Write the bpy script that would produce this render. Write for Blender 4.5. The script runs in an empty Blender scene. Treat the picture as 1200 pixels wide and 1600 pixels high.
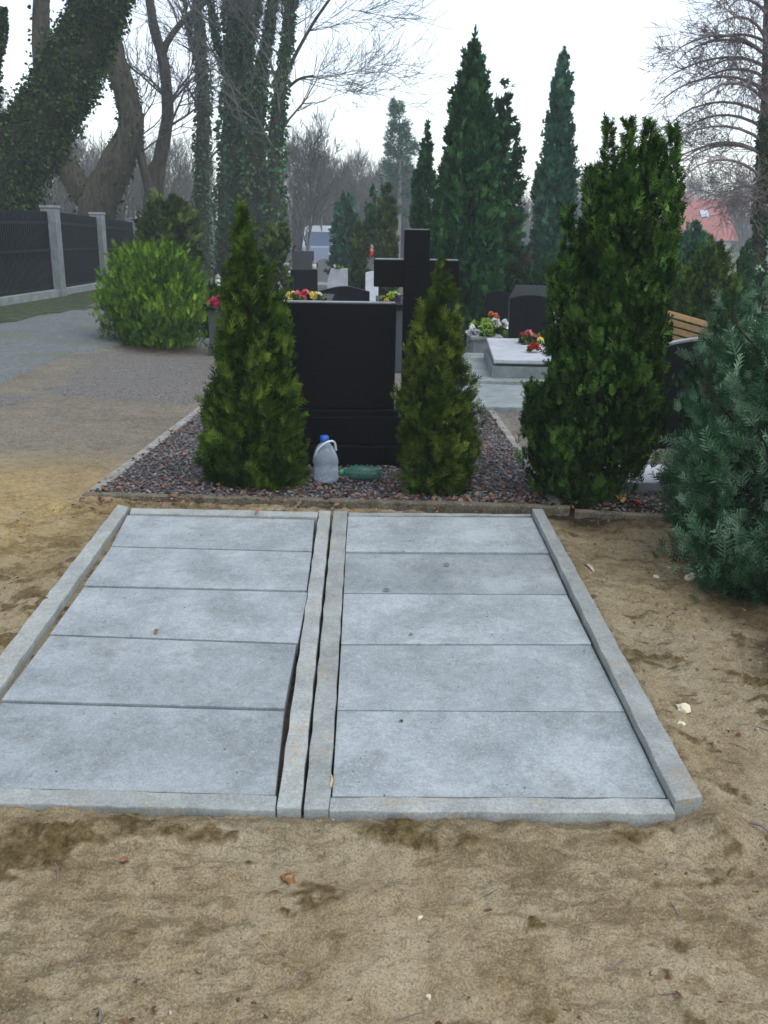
import bpy, bmesh, math, random
import numpy as np
from mathutils import Vector, Matrix
rad = math.radians
random.seed(7)
rng = np.random.default_rng(7)
S = bpy.context.scene
COL = S.collection

# ------------------------------------------------------------------ camera, sky, sun, exposure
F = 1450.0                       # focal length in photo pixels (photo 1200 x 1600)
CAMZ = 1.70
cam_d = bpy.data.cameras.new('camera')
cam = bpy.data.objects.new('camera', cam_d)
COL.objects.link(cam)
cam_d.sensor_fit = 'VERTICAL'
cam_d.sensor_height = 24.0
cam_d.lens = 24.0 * F / 1600.0
cam_d.clip_start = 0.05
cam_d.clip_end = 2000.0
CM = (Matrix.Rotation(rad(-1.33), 4, 'Z') @ Matrix.Rotation(rad(90 - 17.17), 4, 'X')
      @ Matrix.Rotation(rad(0.9), 4, 'Z'))
CM.translation = (0, 0, CAMZ)
cam.matrix_world = CM
S.camera = cam

world = bpy.data.worlds.new('World')
S.world = world
world.use_nodes = True
wn = world.node_tree.nodes
wl = world.node_tree.links
wn.clear()
sky = wn.new('ShaderNodeTexSky')
sky.sky_type = 'NISHITA'
sky.sun_disc = False
sky.sun_elevation = rad(62)
sky.sun_rotation = rad(125)
sky.air_density = 1.0
sky.dust_density = 1.2
sky.ozone_density = 1.0
hs = wn.new('ShaderNodeHueSaturation')     # an overcast sky has little colour
hs.inputs['Saturation'].default_value = 0.5
bg = wn.new('ShaderNodeBackground')
bg.inputs['Strength'].default_value = 0.15
wo = wn.new('ShaderNodeOutputWorld')
wl.new(sky.outputs[0], hs.inputs['Color'])
wl.new(hs.outputs[0], bg.inputs[0])
wl.new(bg.outputs[0], wo.inputs[0])

sun_d = bpy.data.lights.new('sun', 'SUN')
sun_d.energy = 0.5
sun_d.angle = rad(35)
sun_d.color = (1.0, 0.97, 0.93)
sun = bpy.data.objects.new('sun', sun_d)
COL.objects.link(sun)
_el, _az = rad(62), rad(125)
_sd = Vector((math.sin(_az) * math.cos(_el), math.cos(_az) * math.cos(_el), math.sin(_el)))
sun.rotation_euler = _sd.to_track_quat('Z', 'Y').to_euler()
sun.location = (0, 0, 30)

S.view_settings.view_transform = 'Standard'
S.view_settings.look = 'None'
S.view_settings.gamma = 1.0
S.view_settings.exposure = 1.08
S.view_settings.use_curve_mapping = False
S.render.filter_size = 1.6
S.cycles.filter_width = 1.6
S.cycles.max_bounces = 6
S.cycles.diffuse_bounces = 3
S.cycles.glossy_bounces = 3
S.cycles.transparent_max_bounces = 8
S.cycles.volume_bounces = 1

# ------------------------------------------------------------------ terrain and placing helpers
def sm(a, b, x):
    t = np.clip((np.asarray(x, float) - a) / (b - a), 0, 1)
    return t * t * (3 - 2 * t)

def zt(x, y):
    """height of the terrain: rises along the new graves, then falls gently away"""
    x = np.asarray(x, float); y = np.asarray(y, float)
    z = np.interp(y, [-50, 0, 5.0, 9.0, 45.0, 140.0, 2000.0],
                  [-2.0, 0.0, 0.20, 0.004, -0.93, -0.2, 0.0])
    z = z + sm(-1.5, -6.0, x) * np.clip(0.03 * (y - 5.5), 0, 0.45)
    return z

def zg(x, y):
    x = np.asarray(x, float); y = np.asarray(y, float)
    near = (1 - sm(4.95, 5.12, y)); far = (1 - sm(3.5, 7.5, y))
    m = sm(-2.0, -1.75, x) * (1 - sm(2.2, 2.6, x))
    return zt(x, y) - 0.036 * (near * m + far * (1 - m))

def T(x, y): return float(zt(x, y))
def G(x, y): return float(zg(x, y))

R3 = CM.to_3x3()
ORG = Vector((0, 0, CAMZ))
FW = R3 @ Vector((0, 0, -1))

def ray(px, py):
    return R3 @ Vector(((px - 600) / F, -(py - 800) / F, -1.0))

def at(px, py, up=0.0, fn=None):
    """the point of the terrain (plus up) that stands behind a place of the photograph"""
    fn = fn or T
    d = ray(px, py)
    t, st = 0.5, 0.25
    while t < 600:
        p = ORG + d * t
        if p.z < fn(p.x, p.y) + up: break
        t += st
        st = max(0.25, t * 0.02)
    lo, hi = max(t - st * 1.05, 0), t
    for _ in range(30):
        m = (lo + hi) / 2
        p = ORG + d * m
        if p.z < fn(p.x, p.y) + up: hi = m
        else: lo = m
    return ORG + d * hi

def atY(px, py, Y):
    d = ray(px, py)
    return ORG + d * (Y / d.y)

def spot(px, Y, py=450):
    """ground point at distance Y under image column px (seen at row py)"""
    p = atY(px, py, Y)
    return Vector((p.x, p.y, G(p.x, p.y)))

def scl(p): return (p - ORG).dot(FW) / F      # metres per photo pixel at p

# ------------------------------------------------------------------ object helpers
def tag(o, label=None, cat=None, group=None, kind=None):
    if label: o['label'] = label
    if cat: o['category'] = cat
    if group: o['group'] = group
    if kind: o['kind'] = kind
    return o

def thing(name, label, cat, loc, rz=0.0, group=None):
    o = bpy.data.objects.new(name, None)
    o.empty_display_size = 0.1
    COL.objects.link(o)
    o.location = loc
    o.rotation_euler = (0, 0, rz)
    return tag(o, label, cat, group)

def link(name, me, mat, parent=None, smooth=False):
    o = bpy.data.objects.new(name, me)
    COL.objects.link(o)
    if mat is not None and not me.materials:
        for m in (mat if isinstance(mat, (list, tuple)) else [mat]):
            me.materials.append(m)
    if parent is not None: o.parent = parent
    if smooth:
        me.polygons.foreach_set('use_smooth', [True] * len(me.polygons))
    return o

def fin(name, bm, mat, parent=None, bevel=0.0, smooth=False, seg=2):
    if bevel:
        bmesh.ops.bevel(bm, geom=[e for e in bm.edges if e.calc_face_angle(0) > 0.5], offset=bevel,
                        segments=seg, profile=0.6, affect='EDGES', clamp_overlap=True)
    me = bpy.data.meshes.new(name)
    bm.normal_update()
    bm.to_mesh(me); bm.free()
    return link(name, me, mat, parent, smooth)

def copy_tree(o, parent=None):
    c = o.copy(); COL.objects.link(c); c.parent = parent
    for ch in list(o.children): copy_tree(ch, c)
    return c

def box(bm, c, s, rot=None):
    m = Matrix.Translation(Vector(c))
    if rot is not None: m = m @ rot
    m = m @ Matrix.Diagonal((s[0], s[1], s[2], 1))
    bmesh.ops.create_cube(bm, size=1.0, matrix=m)

def lathe(bm, prof, n=20, c=(0, 0, 0), sx=1.0, sy=1.0):
    rings = []
    for r, z in prof:
        rings.append([bm.verts.new((c[0] + sx * r * math.cos(2 * math.pi * k / n),
                                    c[1] + sy * r * math.sin(2 * math.pi * k / n), c[2] + z)) for k in range(n)])
    for a, b in zip(rings, rings[1:]):
        for k in range(n):
            bm.faces.new((a[k], a[(k + 1) % n], b[(k + 1) % n], b[k]))
    bm.faces.new(rings[0][::-1]); bm.faces.new(rings[-1])

def prism(bm, poly, y0, y1):
    """outline in XZ given a thickness from y0 to y1"""
    a = [bm.verts.new((x, y0, z)) for x, z in poly]
    b = [bm.verts.new((x, y1, z)) for x, z in poly]
    n = len(poly)
    bm.faces.new(a); bm.faces.new(b[::-1])
    for k in range(n):
        bm.faces.new((a[(k + 1) % n], a[k], b[k], b[(k + 1) % n]))
    bmesh.ops.recalc_face_normals(bm, faces=bm.faces[:])

# numpy meshes
def np_mesh(name, V, Fc, mat, parent=None, rnd=None, smooth=False, extra=None):
    V = np.asarray(V, np.float32); Fc = np.asarray(Fc, np.int32)
    me = bpy.data.meshes.new(name)
    nf, k = Fc.shape
    me.vertices.add(len(V)); me.vertices.foreach_set('co', V.ravel())
    me.loops.add(nf * k); me.loops.foreach_set('vertex_index', Fc.ravel())
    me.polygons.add(nf)
    me.polygons.foreach_set('loop_start', np.arange(0, nf * k, k, dtype=np.int32))
    me.update(calc_edges=True)
    if rnd is not None:
        a = me.attributes.new('rnd', 'FLOAT', 'POINT'); a.data.foreach_set('value', np.asarray(rnd, np.float32))
    if extra:
        for nm, arr in extra.items():
            a = me.attributes.new(nm, 'FLOAT', 'POINT'); a.data.foreach_set('value', np.asarray(arr, np.float32))
    me.validate()
    return link(name, me, mat, parent, smooth)

def frames(D, roll=None):
    """n x 3 x 3: columns = side, along(D), normal; random roll about D"""
    D = D / (np.linalg.norm(D, axis=1, keepdims=True) + 1e-9)
    n = len(D)
    A = rng.normal(size=(n, 3))
    if roll is not None: A = roll
    X = np.cross(D, A); X /= (np.linalg.norm(X, axis=1, keepdims=True) + 1e-9)
    Z = np.cross(X, D)
    return np.stack([X, D, Z], axis=2)

def scatter(tv, tf, P, M, s):
    """template verts/faces copied to points P with frames M and scales s"""
    tv = np.asarray(tv, float); tf = np.asarray(tf, int)
    s = np.asarray(s, float)
    if s.ndim == 1: s = s[:, None]
    if s.shape[1] == 1: s = np.repeat(s, 3, 1)
    L = tv[None] * s[:, None, :]
    V = np.einsum('nij,nkj->nki', M, L) + P[:, None, :]
    Fc = tf[None] + (np.arange(len(P)) * len(tv))[:, None, None]
    r = np.repeat(rng.random(len(P)), len(tv))
    return V.reshape(-1, 3), Fc.reshape(-1, tf.shape[1]), r

def cat(parts):
    Vs, Fs, Rs, o = [], [], [], 0
    for v, f, r in parts:
        Vs.append(v); Fs.append(f + o); Rs.append(r); o += len(v)
    return np.concatenate(Vs), np.concatenate(Fs), np.concatenate(Rs)

def tube(P, Rr, n=6, rough=0.0):
    P = np.asarray(P, float); Rr = np.asarray(Rr, float)
    k = len(P)
    Tn = np.gradient(P, axis=0); Tn /= (np.linalg.norm(Tn, axis=1, keepdims=True) + 1e-9)
    a = np.array([1.0, 0, 0]) if abs(Tn[0][0]) < 0.8 else np.array([0, 1.0, 0])
    V = []
    ang = np.arange(n) * 2 * np.pi / n
    for i in range(k):
        u = a - Tn[i] * a.dot(Tn[i]); u /= (np.linalg.norm(u) + 1e-9); a = u
        w = np.cross(Tn[i], u)
        rr = Rr[i] * (1 + (rng.normal(size=n) * rough if rough else 0))
        V.append(P[i] + (np.cos(ang) * rr)[:, None] * u + (np.sin(ang) * rr)[:, None] * w)
    V = np.concatenate(V)
    Fc = []
    for i in range(k - 1):
        for j in range(n):
            j2 = (j + 1) % n
            Fc.append((i * n + j, i * n + j2, (i + 1) * n + j2, (i + 1) * n + j))
    r = np.full(len(V), rng.random())
    return V, np.array(Fc, int), r

def smooth_path(pts, n):
    """Catmull-Rom through points (any dims)"""
    P = np.asarray(pts, float)
    Q = np.vstack([2 * P[0] - P[1], P, 2 * P[-1] - P[-2]])
    out = []
    m = len(P) - 1
    for t in np.linspace(0, m, n):
        i = min(int(t), m - 1); f = t - i
        a, b, c, d = Q[i], Q[i + 1], Q[i + 2], Q[i + 3]
        out.append(0.5 * ((2 * b) + (-a + c) * f + (2 * a - 5 * b + 4 * c - d) * f * f + (-a + 3 * b - 3 * c + d) * f ** 3))
    return np.array(out)

# value noise
_H = rng.random((256, 256))
def vnoise(x, y):
    x = np.asarray(x, float); y = np.asarray(y, float)
    xi = np.floor(x).astype(int); yi = np.floor(y).astype(int)
    fx = x - xi; fy = y - yi
    fx = fx * fx * (3 - 2 * fx); fy = fy * fy * (3 - 2 * fy)
    h = lambda a, b: _H[a % 256, b % 256]
    return ((h(xi, yi) * (1 - fx) + h(xi + 1, yi) * fx) * (1 - fy)
            + (h(xi, yi + 1) * (1 - fx) + h(xi + 1, yi + 1) * fx) * fy)
def fbm(x, y, o=4, g=0.5):
    s = 0; a = 1; t = 0
    for k in range(o):
        s = s + a * vnoise(x * 2 ** k + 17.3 * k, y * 2 ** k + 5.1 * k); t += a; a *= g
    return s / t

# ------------------------------------------------------------------ materials
class NT:
    def __init__(s, name):
        s.m = bpy.data.materials.new(name); s.m.use_nodes = True
        s.t = s.m.node_tree; s.n = s.t.nodes; s.l = s.t.links
        s.b = s.n['Principled BSDF']
        s.tc = s.n.new('ShaderNodeTexCoord')
    def noise(s, scale, detail=4, rough=0.6, vec=None, dist=0.0, out='Fac'):
        n = s.n.new('ShaderNodeTexNoise')
        n.inputs['Scale'].default_value = scale; n.inputs['Detail'].default_value = detail
        n.inputs['Roughness'].default_value = rough; n.inputs['Distortion'].default_value = dist
        s.l.new(vec if vec is not None else s.tc.outputs['Object'], n.inputs['Vector'])
        return n.outputs[out]
    def voro(s, scale, vec=None, out='Distance', rnd=1.0):
        n = s.n.new('ShaderNodeTexVoronoi'); n.inputs['Scale'].default_value = scale
        n.inputs['Randomness'].default_value = rnd
        s.l.new(vec if vec is not None else s.tc.outputs['Object'], n.inputs['Vector'])
        return n.outputs[out]
    def mapping(s, scale=(1, 1, 1), rot=(0, 0, 0), loc=(0, 0, 0)):
        n = s.n.new('ShaderNodeMapping'); n.inputs['Scale'].default_value = scale
        n.inputs['Rotation'].default_value = rot; n.inputs['Location'].default_value = loc
        s.l.new(s.tc.outputs['Object'], n.inputs['Vector']); return n.outputs[0]
    def ramp(s, fac, stops):
        n = s.n.new('ShaderNodeValToRGB'); e = n.color_ramp.elements
        while len(e) < len(stops): e.new(0.5)
        for k, (p, c) in enumerate(stops):
            e[k].position = p; e[k].color = (*c, 1) if len(c) == 3 else c
        s.l.new(fac, n.inputs[0]); return n.outputs[0]
    def mix(s, fac, a, b, mode='MIX'):
        n = s.n.new('ShaderNodeMix'); n.data_type = 'RGBA'; n.blend_type = mode
        for v, i in ((fac, 0), (a, 6), (b, 7)):
            if isinstance(v, (int, float)): n.inputs[i].default_value = v
            elif isinstance(v, tuple): n.inputs[i].default_value = (*v, 1)
            else: s.l.new(v, n.inputs[i])
        return n.outputs[2]
    def math(s, op, a, b=0.5):
        n = s.n.new('ShaderNodeMath'); n.operation = op
        for v, i in ((a, 0), (b, 1)):
            if isinstance(v, (int, float)): n.inputs[i].default_value = v
            else: s.l.new(v, n.inputs[i])
        return n.outputs[0]
    def attr(s, name):
        n = s.n.new('ShaderNodeAttribute'); n.attribute_name = name; return n.outputs['Fac']
    def objrnd(s):
        return s.n.new('ShaderNodeObjectInfo').outputs['Random']
    def color(s, c):
        if isinstance(c, tuple): s.b.inputs['Base Color'].default_value = (*c, 1)
        else: s.l.new(c, s.b.inputs['Base Color'])
    def set(s, rough=0.8, spec=0.3, metal=0.0):
        s.b.inputs['Roughness'].default_value = rough
        s.b.inputs['Specular IOR Level'].default_value = spec
        s.b.inputs['Metallic'].default_value = metal
    def bump(s, h, strength=0.5, dist=0.01):
        n = s.n.new('ShaderNodeBump'); n.inputs['Strength'].default_value = strength
        n.inputs['Distance'].default_value = dist
        s.l.new(h, n.inputs['Height']); s.l.new(n.outputs[0], s.b.inputs['Normal'])

def leaf_mat(name, c0, c1, c2, scale=6.0, rough=0.7, spec=0.06):
    k = NT(name)
    n = k.noise(scale, 3)
    f = k.math('ADD', k.math('MULTIPLY', n, 0.75), k.math('MULTIPLY', k.attr('rnd'), 0.42))
    k.color(k.ramp(f, [(0.37, c0), (0.56, c1), (0.80, c2)]))
    k.set(rough, spec)
    return k.m

def plain(name, c, rough=0.6, spec=0.4, var=0.25, scale=9.0, metal=0.0, bump=0.0):
    k = NT(name)
    d = tuple(v * (1 - var) for v in c); u = tuple(min(1, v * (1 + var)) for v in c)
    n = k.noise(scale, 5, 0.65)
    k.color(k.ramp(n, [(0.3, d), (0.7, u)]))
    k.set(rough, spec, metal)
    if bump: k.bump(k.noise(scale * 6, 3), bump, 0.01)
    return k.m

def m_sand():
    k = NT('sand')
    big = k.noise(0.9, 4, 0.55)
    mid = k.noise(4.5, 6, 0.68)
    st = k.noise(9.0, 5, 0.75, vec=k.mapping((1.0, 2.8, 1), (0, 0, 0.5)), dist=0.6)
    fine = k.noise(70, 3, 0.7)
    base = k.ramp(mid, [(0.28, (0.24, 0.175, 0.085)), (0.45, (0.375, 0.295, 0.172)), (0.62, (0.45, 0.375, 0.24)), (0.8, (0.51, 0.445, 0.31))])
    brown = k.ramp(k.math('ADD', k.math('MULTIPLY', st, 0.6), k.math('MULTIPLY', big, 0.45)),
                   [(0.455, (0, 0, 0)), (0.53, (1, 1, 1))])
    c = k.mix(k.math('MULTIPLY', k.math('SUBTRACT', 1.0, brown), 0.55), base, (0.125, 0.088, 0.035))
    c = k.mix(k.math('MULTIPLY', fine, 0.5), c, k.mix(1.0, c, (0.55, 0.52, 0.48), 'MULTIPLY'))
    gr_ = k.noise(150, 2, 0.8)
    c = k.mix(k.ramp(gr_, [(0.40, (0.5, 0.5, 0.5)), (0.5, (0, 0, 0))]), c, (0.11, 0.085, 0.045))
    c = k.mix(k.ramp(gr_, [(0.56, (0, 0, 0)), (0.66, (0.5, 0.5, 0.5))]), c, (0.42, 0.38, 0.29))
    sp = k.ramp(k.voro(38), [(0.06, (1, 1, 1)), (0.11, (0, 0, 0))])
    spm = k.math('MULTIPLY', sp, k.ramp(k.noise(11, 2), [(0.52, (0, 0, 0)), (0.6, (1, 1, 1))]))
    c = k.mix(spm, c, (0.06, 0.04, 0.02))
    # zones
    gz = k.attr('gravel'); mz = k.attr('moss'); lz = k.attr('litter'); dz = k.attr('damp')
    grc = k.ramp(k.noise(45, 3, 0.8), [(0.3, (0.06, 0.058, 0.055)), (0.5, (0.17, 0.168, 0.155)), (0.7, (0.31, 0.305, 0.28))])
    grc = k.mix(k.ramp(k.noise(24, 3, 0.8), [(0.56, (0, 0, 0)), (0.64, (1, 1, 1))]), grc, (0.13, 0.06, 0.035))
    c = k.mix(k.math('MINIMUM', k.math('MULTIPLY', gz, k.math('ADD', k.noise(6, 4, 0.7), 0.45)), 1.0), c, grc)
    moc = k.ramp(k.noise(30, 4, 0.8), [(0.35, (0.03, 0.04, 0.015)), (0.55, (0.085, 0.10, 0.04)), (0.7, (0.17, 0.15, 0.08))])
    mf = k.ramp(k.math('MULTIPLY', mz, k.noise(5.5, 5, 0.75)), [(0.38, (0, 0, 0)), (0.5, (1, 1, 1))])
    c = k.mix(mf, c, moc)
    tuc = k.ramp(k.noise(34, 5, 0.85), [(0.34, (0.05, 0.036, 0.014)), (0.52, (0.14, 0.10, 0.042)), (0.68, (0.26, 0.20, 0.11))])
    tf_ = k.ramp(k.math('ADD', k.math('MULTIPLY', k.attr('turf'), 0.75), k.math('MULTIPLY', k.noise(28, 3, 0.8), 0.5)), [(0.42, (0, 0, 0)), (0.75, (1, 1, 1))])
    c = k.mix(tf_, c, tuc)
    lic = k.ramp(k.noise(38, 4, 0.8), [(0.35, (0.018, 0.013, 0.008)), (0.55, (0.055, 0.038, 0.02)), (0.75, (0.13, 0.075, 0.035))])
    lf = k.ramp(k.math('MULTIPLY', lz, k.math('ADD', k.noise(7, 5, 0.75), 0.5)), [(0.35, (0, 0, 0)), (0.65, (1, 1, 1))])
    c = k.mix(lf, c, lic)
    c = k.mix(k.math('MULTIPLY', k.attr('straw'), k.ramp(k.noise(5, 5, 0.7), [(0.35, (0.25, 0.25, 0.25)), (0.6, (0.95, 0.95, 0.95))])), c, k.ramp(k.noise(26, 4, 0.8, vec=k.mapping((1, 2.5, 1))), [(0.3, (0.17, 0.115, 0.045)), (0.5, (0.40, 0.29, 0.125)), (0.7, (0.52, 0.42, 0.22))]))
    c = k.mix(k.math('MULTIPLY', dz, 0.34), c, k.mix(1.0, c, (0.55, 0.60, 0.62), 'MULTIPLY'))
    k.color(c); k.set(0.95, 0.12)
    h = k.math('ADD', k.math('MULTIPLY', k.noise(16, 6, 0.75), 1.0), k.math('MULTIPLY', fine, 0.35))
    k.bump(h, 0.9, 0.03)
    return k.m

def m_concrete(name, lo, hi, stain=(0.30, 0.25, 0.19), st=0.35, scale=3.2):
    k = NT(name)
    vec = k.n.new('ShaderNodeVectorMath'); vec.operation = 'ADD'
    comb = k.n.new('ShaderNodeCombineXYZ')
    k.l.new(k.math('MULTIPLY', k.objrnd(), 40.0), comb.inputs[0]); k.l.new(k.math('MULTIPLY', k.objrnd(), 17.0), comb.inputs[1])
    k.l.new(k.tc.outputs['Object'], vec.inputs[0]); k.l.new(comb.outputs[0], vec.inputs[1])
    v = vec.outputs[0]
    n1 = k.noise(scale, 7, 0.66, vec=v, dist=0.3)
    n2 = k.noise(scale * 9, 5, 0.75, vec=v)
    f = k.math('ADD', k.math('MULTIPLY', n1, 0.68), k.math('MULTIPLY', n2, 0.32))
    c = k.ramp(f, [(0.36, lo), (0.5, tuple((a + b) / 2 for a, b in zip(lo, hi))), (0.62, hi)])
    c = k.mix(k.math('MULTIPLY', k.ramp(k.noise(scale * 1.7, 6, 0.7, vec=v), [(0.54, (0, 0, 0)), (0.70, (1, 1, 1))]), st), c, stain)
    pit = k.math('MULTIPLY', k.ramp(k.voro(26, vec=v), [(0.05, (1, 1, 1)), (0.10, (0, 0, 0))]),
                 k.ramp(k.noise(9, 2, vec=v), [(0.58, (0, 0, 0)), (0.64, (1, 1, 1))]))
    c = k.mix(k.math('MULTIPLY', pit, 0.7), c, (0.10, 0.08, 0.06))
    wht = k.ramp(k.noise(scale * 2.6, 5, 0.8, vec=v, dist=1.0), [(0.62, (0, 0, 0)), (0.74, (1, 1, 1))])
    c = k.mix(k.math('MULTIPLY', wht, 0.35), c, (0.47, 0.49, 0.50))
    sk = k.noise(110, 3, 0.85, vec=v)
    c = k.mix(k.ramp(sk, [(0.36, (0.55, 0.55, 0.55)), (0.48, (0, 0, 0))]), c, k.mix(1.0, c, (0.55, 0.57, 0.58), 'MULTIPLY'))
    c = k.mix(k.ramp(sk, [(0.55, (0, 0, 0)), (0.66, (0.45, 0.45, 0.45))]), c, (0.48, 0.50, 0.50))
    tone = k.math('ADD', k.math('MULTIPLY', k.objrnd(), 0.22), 0.88)
    cc = k.n.new('ShaderNodeCombineColor')
    for i in range(3): k.l.new(tone, cc.inputs[i])
    c = k.mix(1.0, c, cc.outputs[0], 'MULTIPLY')
    k.color(c); k.set(0.88, 0.25)
    k.bump(k.noise(120, 4, 0.7, vec=v), 0.35, 0.003)
    return k.m

M = {}
M['sand'] = m_sand()
M['slab'] = m_concrete('concrete_slab', (0.196, 0.226, 0.227), (0.358, 0.396, 0.397), stain=(0.17, 0.17, 0.15), st=0.6)
M['kerb'] = m_concrete('concrete_kerb', (0.215, 0.232, 0.215), (0.365, 0.388, 0.362), stain=(0.33, 0.275, 0.18), st=0.85, scale=6)
M['old_kerb'] = m_concrete('old_kerb', (0.15, 0.14, 0.12), (0.33, 0.32, 0.28), stain=(0.10, 0.09, 0.05), st=0.6, scale=8)
M['brown_kerb'] = m_concrete('mossy_brown_kerb', (0.06, 0.05, 0.03), (0.18, 0.155, 0.10), stain=(0.05, 0.055, 0.02), st=0.7, scale=9)
M['stone'] = m_concrete('grey_stone', (0.14, 0.165, 0.16), (0.26, 0.29, 0.285), stain=(0.12, 0.14, 0.10), st=0.5, scale=5)
M['pale'] = m_concrete('pale_stone', (0.34, 0.36, 0.38), (0.52, 0.54, 0.56), st=0.2, scale=5)
def m_granite(name, lo, hi, rough=0.22, spec=0.35):
    k = NT(name)
    k.color(k.ramp(k.noise(180, 3, 0.7), [(0.4, lo), (0.7, hi)]))
    k.set(rough, spec)
    k.l.new(k.ramp(k.noise(5, 5, 0.7), [(0.3, (rough,) * 3), (0.75, (rough + 0.18,) * 3)]), k.b.inputs['Roughness'])
    return k.m
M['black'] = m_granite('black_granite', (0.004, 0.0045, 0.005), (0.010, 0.011, 0.012), 0.35, 0.08)
M['grey_granite'] = m_granite('grey_granite', (0.12, 0.13, 0.14), (0.34, 0.34, 0.35), 0.25)
M['dark_granite'] = m_granite('dark_grey_granite', (0.03, 0.035, 0.04), (0.10, 0.11, 0.12), 0.25)
M['white_stone'] = plain('white_stone', (0.62, 0.64, 0.68), 0.5, var=0.15)

def m_bark(name, c0, c1, scale=10):
    k = NT(name)
    v = k.mapping((1, 1, 0.25))
    n = k.noise(scale, 6, 0.75, vec=v)
    k.color(k.ramp(n, [(0.3, c0), (0.7, c1)])); k.set(0.95, 0.1)
    k.bump(n, 0.8, 0.03)
    return k.m
M['bark'] = m_bark('bark', (0.025, 0.022, 0.016), (0.11, 0.10, 0.07))
M['bark_mossy'] = m_bark('mossy_bark', (0.018, 0.022, 0.014), (0.075, 0.08, 0.045), 7)
M['bark_grey'] = m_bark('grey_bark', (0.12, 0.115, 0.12), (0.26, 0.25, 0.25))  # pale grey also stands in for mist on the far trunks
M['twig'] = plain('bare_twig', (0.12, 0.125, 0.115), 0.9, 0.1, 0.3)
M['twig_brown'] = plain('brown_twig', (0.18, 0.15, 0.14), 0.9, 0.1, 0.3)
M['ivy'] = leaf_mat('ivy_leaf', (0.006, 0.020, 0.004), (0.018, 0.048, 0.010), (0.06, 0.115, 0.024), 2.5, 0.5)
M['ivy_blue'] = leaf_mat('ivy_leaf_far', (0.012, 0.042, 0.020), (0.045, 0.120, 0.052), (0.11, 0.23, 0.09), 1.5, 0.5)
M['thuja'] = leaf_mat('thuja_foliage', (0.007, 0.020, 0.003), (0.030, 0.068, 0.007), (0.14, 0.22, 0.024), 11)
M['thuja_gold'] = leaf_mat('golden_thuja_foliage', (0.012, 0.026, 0.003), (0.032, 0.066, 0.008), (0.18, 0.225, 0.03), 12)
M['bright'] = leaf_mat('bright_thuja_foliage', (0.012, 0.038, 0.002), (0.07, 0.155, 0.008), (0.25, 0.39, 0.035), 5)
M['yew'] = leaf_mat('yew_foliage', (0.006, 0.018, 0.003), (0.016, 0.044, 0.006), (0.10, 0.20, 0.034), 9)
M['olive'] = leaf_mat('olive_shrub_foliage', (0.014, 0.028, 0.006), (0.045, 0.075, 0.014), (0.12, 0.17, 0.035), 3)
M['juniper'] = leaf_mat('juniper_foliage', (0.005, 0.015, 0.005), (0.032, 0.090, 0.036), (0.32, 0.48, 0.31), 5)
M['cypress'] = leaf_mat('cypress_foliage', (0.005, 0.026, 0.009), (0.018, 0.068, 0.020), (0.070, 0.175, 0.045), 3.2)
M['cypress_blue'] = leaf_mat('blue_cypress_foliage', (0.009, 0.040, 0.022), (0.032, 0.105, 0.058), (0.10, 0.22, 0.125), 3)
M['brown_shrub'] = leaf_mat('brown_shrub_foliage', (0.03, 0.03, 0.02), (0.07, 0.065, 0.04), (0.15, 0.10, 0.07), 3)
M['dead_leaf'] = leaf_mat('dead_leaf', (0.06, 0.028, 0.017), (0.15, 0.070, 0.042), (0.27, 0.18, 0.115), 20)
M['iron'] = plain('black_iron', (0.006, 0.009, 0.012), 0.6, 0.3)
M['stem'] = plain('shrub_stem', (0.035, 0.025, 0.016), 0.9, 0.1)

# ------------------------------------------------------------------ outlines measured on the photograph -> ground
def plane_fn(x, y): return 0.04 * y          # the top plane of the new graves
def SP(px, py): return at(px, py, 0.0, plane_fn)

bedL0, bedL1 = at(142, 768), at(318, 634)
bedR0, bedR1 = at(877, 789), at(761, 632)

# ------------------------------------------------------------------ ground
def graded(a0, a1, step, lo, hi, g=1.12):
    mid = list(np.arange(a0, a1, step))
    up = []; v = mid[-1]; s = step
    while v < hi: s *= g; v += s; up.append(v)
    dn = []; v = mid[0]; s = step
    while v > lo: s *= g; v -= s; dn.append(v)
    return np.array(dn[::-1] + mid + up)

def blob(X, Y, p, r):
    return np.clip(1 - np.hypot(X - p[0], Y - p[1]) / r, 0, 1)

def in_poly(X, Y, pts):
    inside = np.zeros(X.shape, bool)
    n = len(pts)
    for i in range(n):
        x0, y0 = pts[i]; x1, y1 = pts[(i + 1) % n]
        c = ((y0 > Y) != (y1 > Y)) & (X < (x1 - x0) * (Y - y0) / (y1 - y0 + 1e-12) + x0)
        inside ^= c
    return inside

FIELD = [SP(187, 792), SP(846, 804), SP(1095, 1262), SP(-179, 1262)]
ctr = sum(FIELD, Vector()) / 4
FIELD_IN = [(ctr.x + (p.x - ctr.x) * 0.985, ctr.y + (p.y - ctr.y) * 0.985) for p in FIELD]
BED = [(bedL0.x, bedL0.y), (bedL1.x, bedL1.y), (bedR1.x, bedR1.y), (bedR0.x, bedR0.y)]

def relief(X, Y):
    near = 1 - sm(7, 16, Y)
    h = (fbm(X * 1.3, Y * 1.3, 3) - 0.5) * 0.05
    h = h + (fbm(X * 6 + 3, Y * 9, 4, 0.6) - 0.5) * 0.038
    h = h + (np.abs(fbm(X * 15, Y * 22 + 9, 3, 0.6) - 0.5)) * -0.05
    h = h + (fbm(X * 45, Y * 45, 2) - 0.5) * 0.012
    return h * (0.35 + 0.65 * near)

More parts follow.
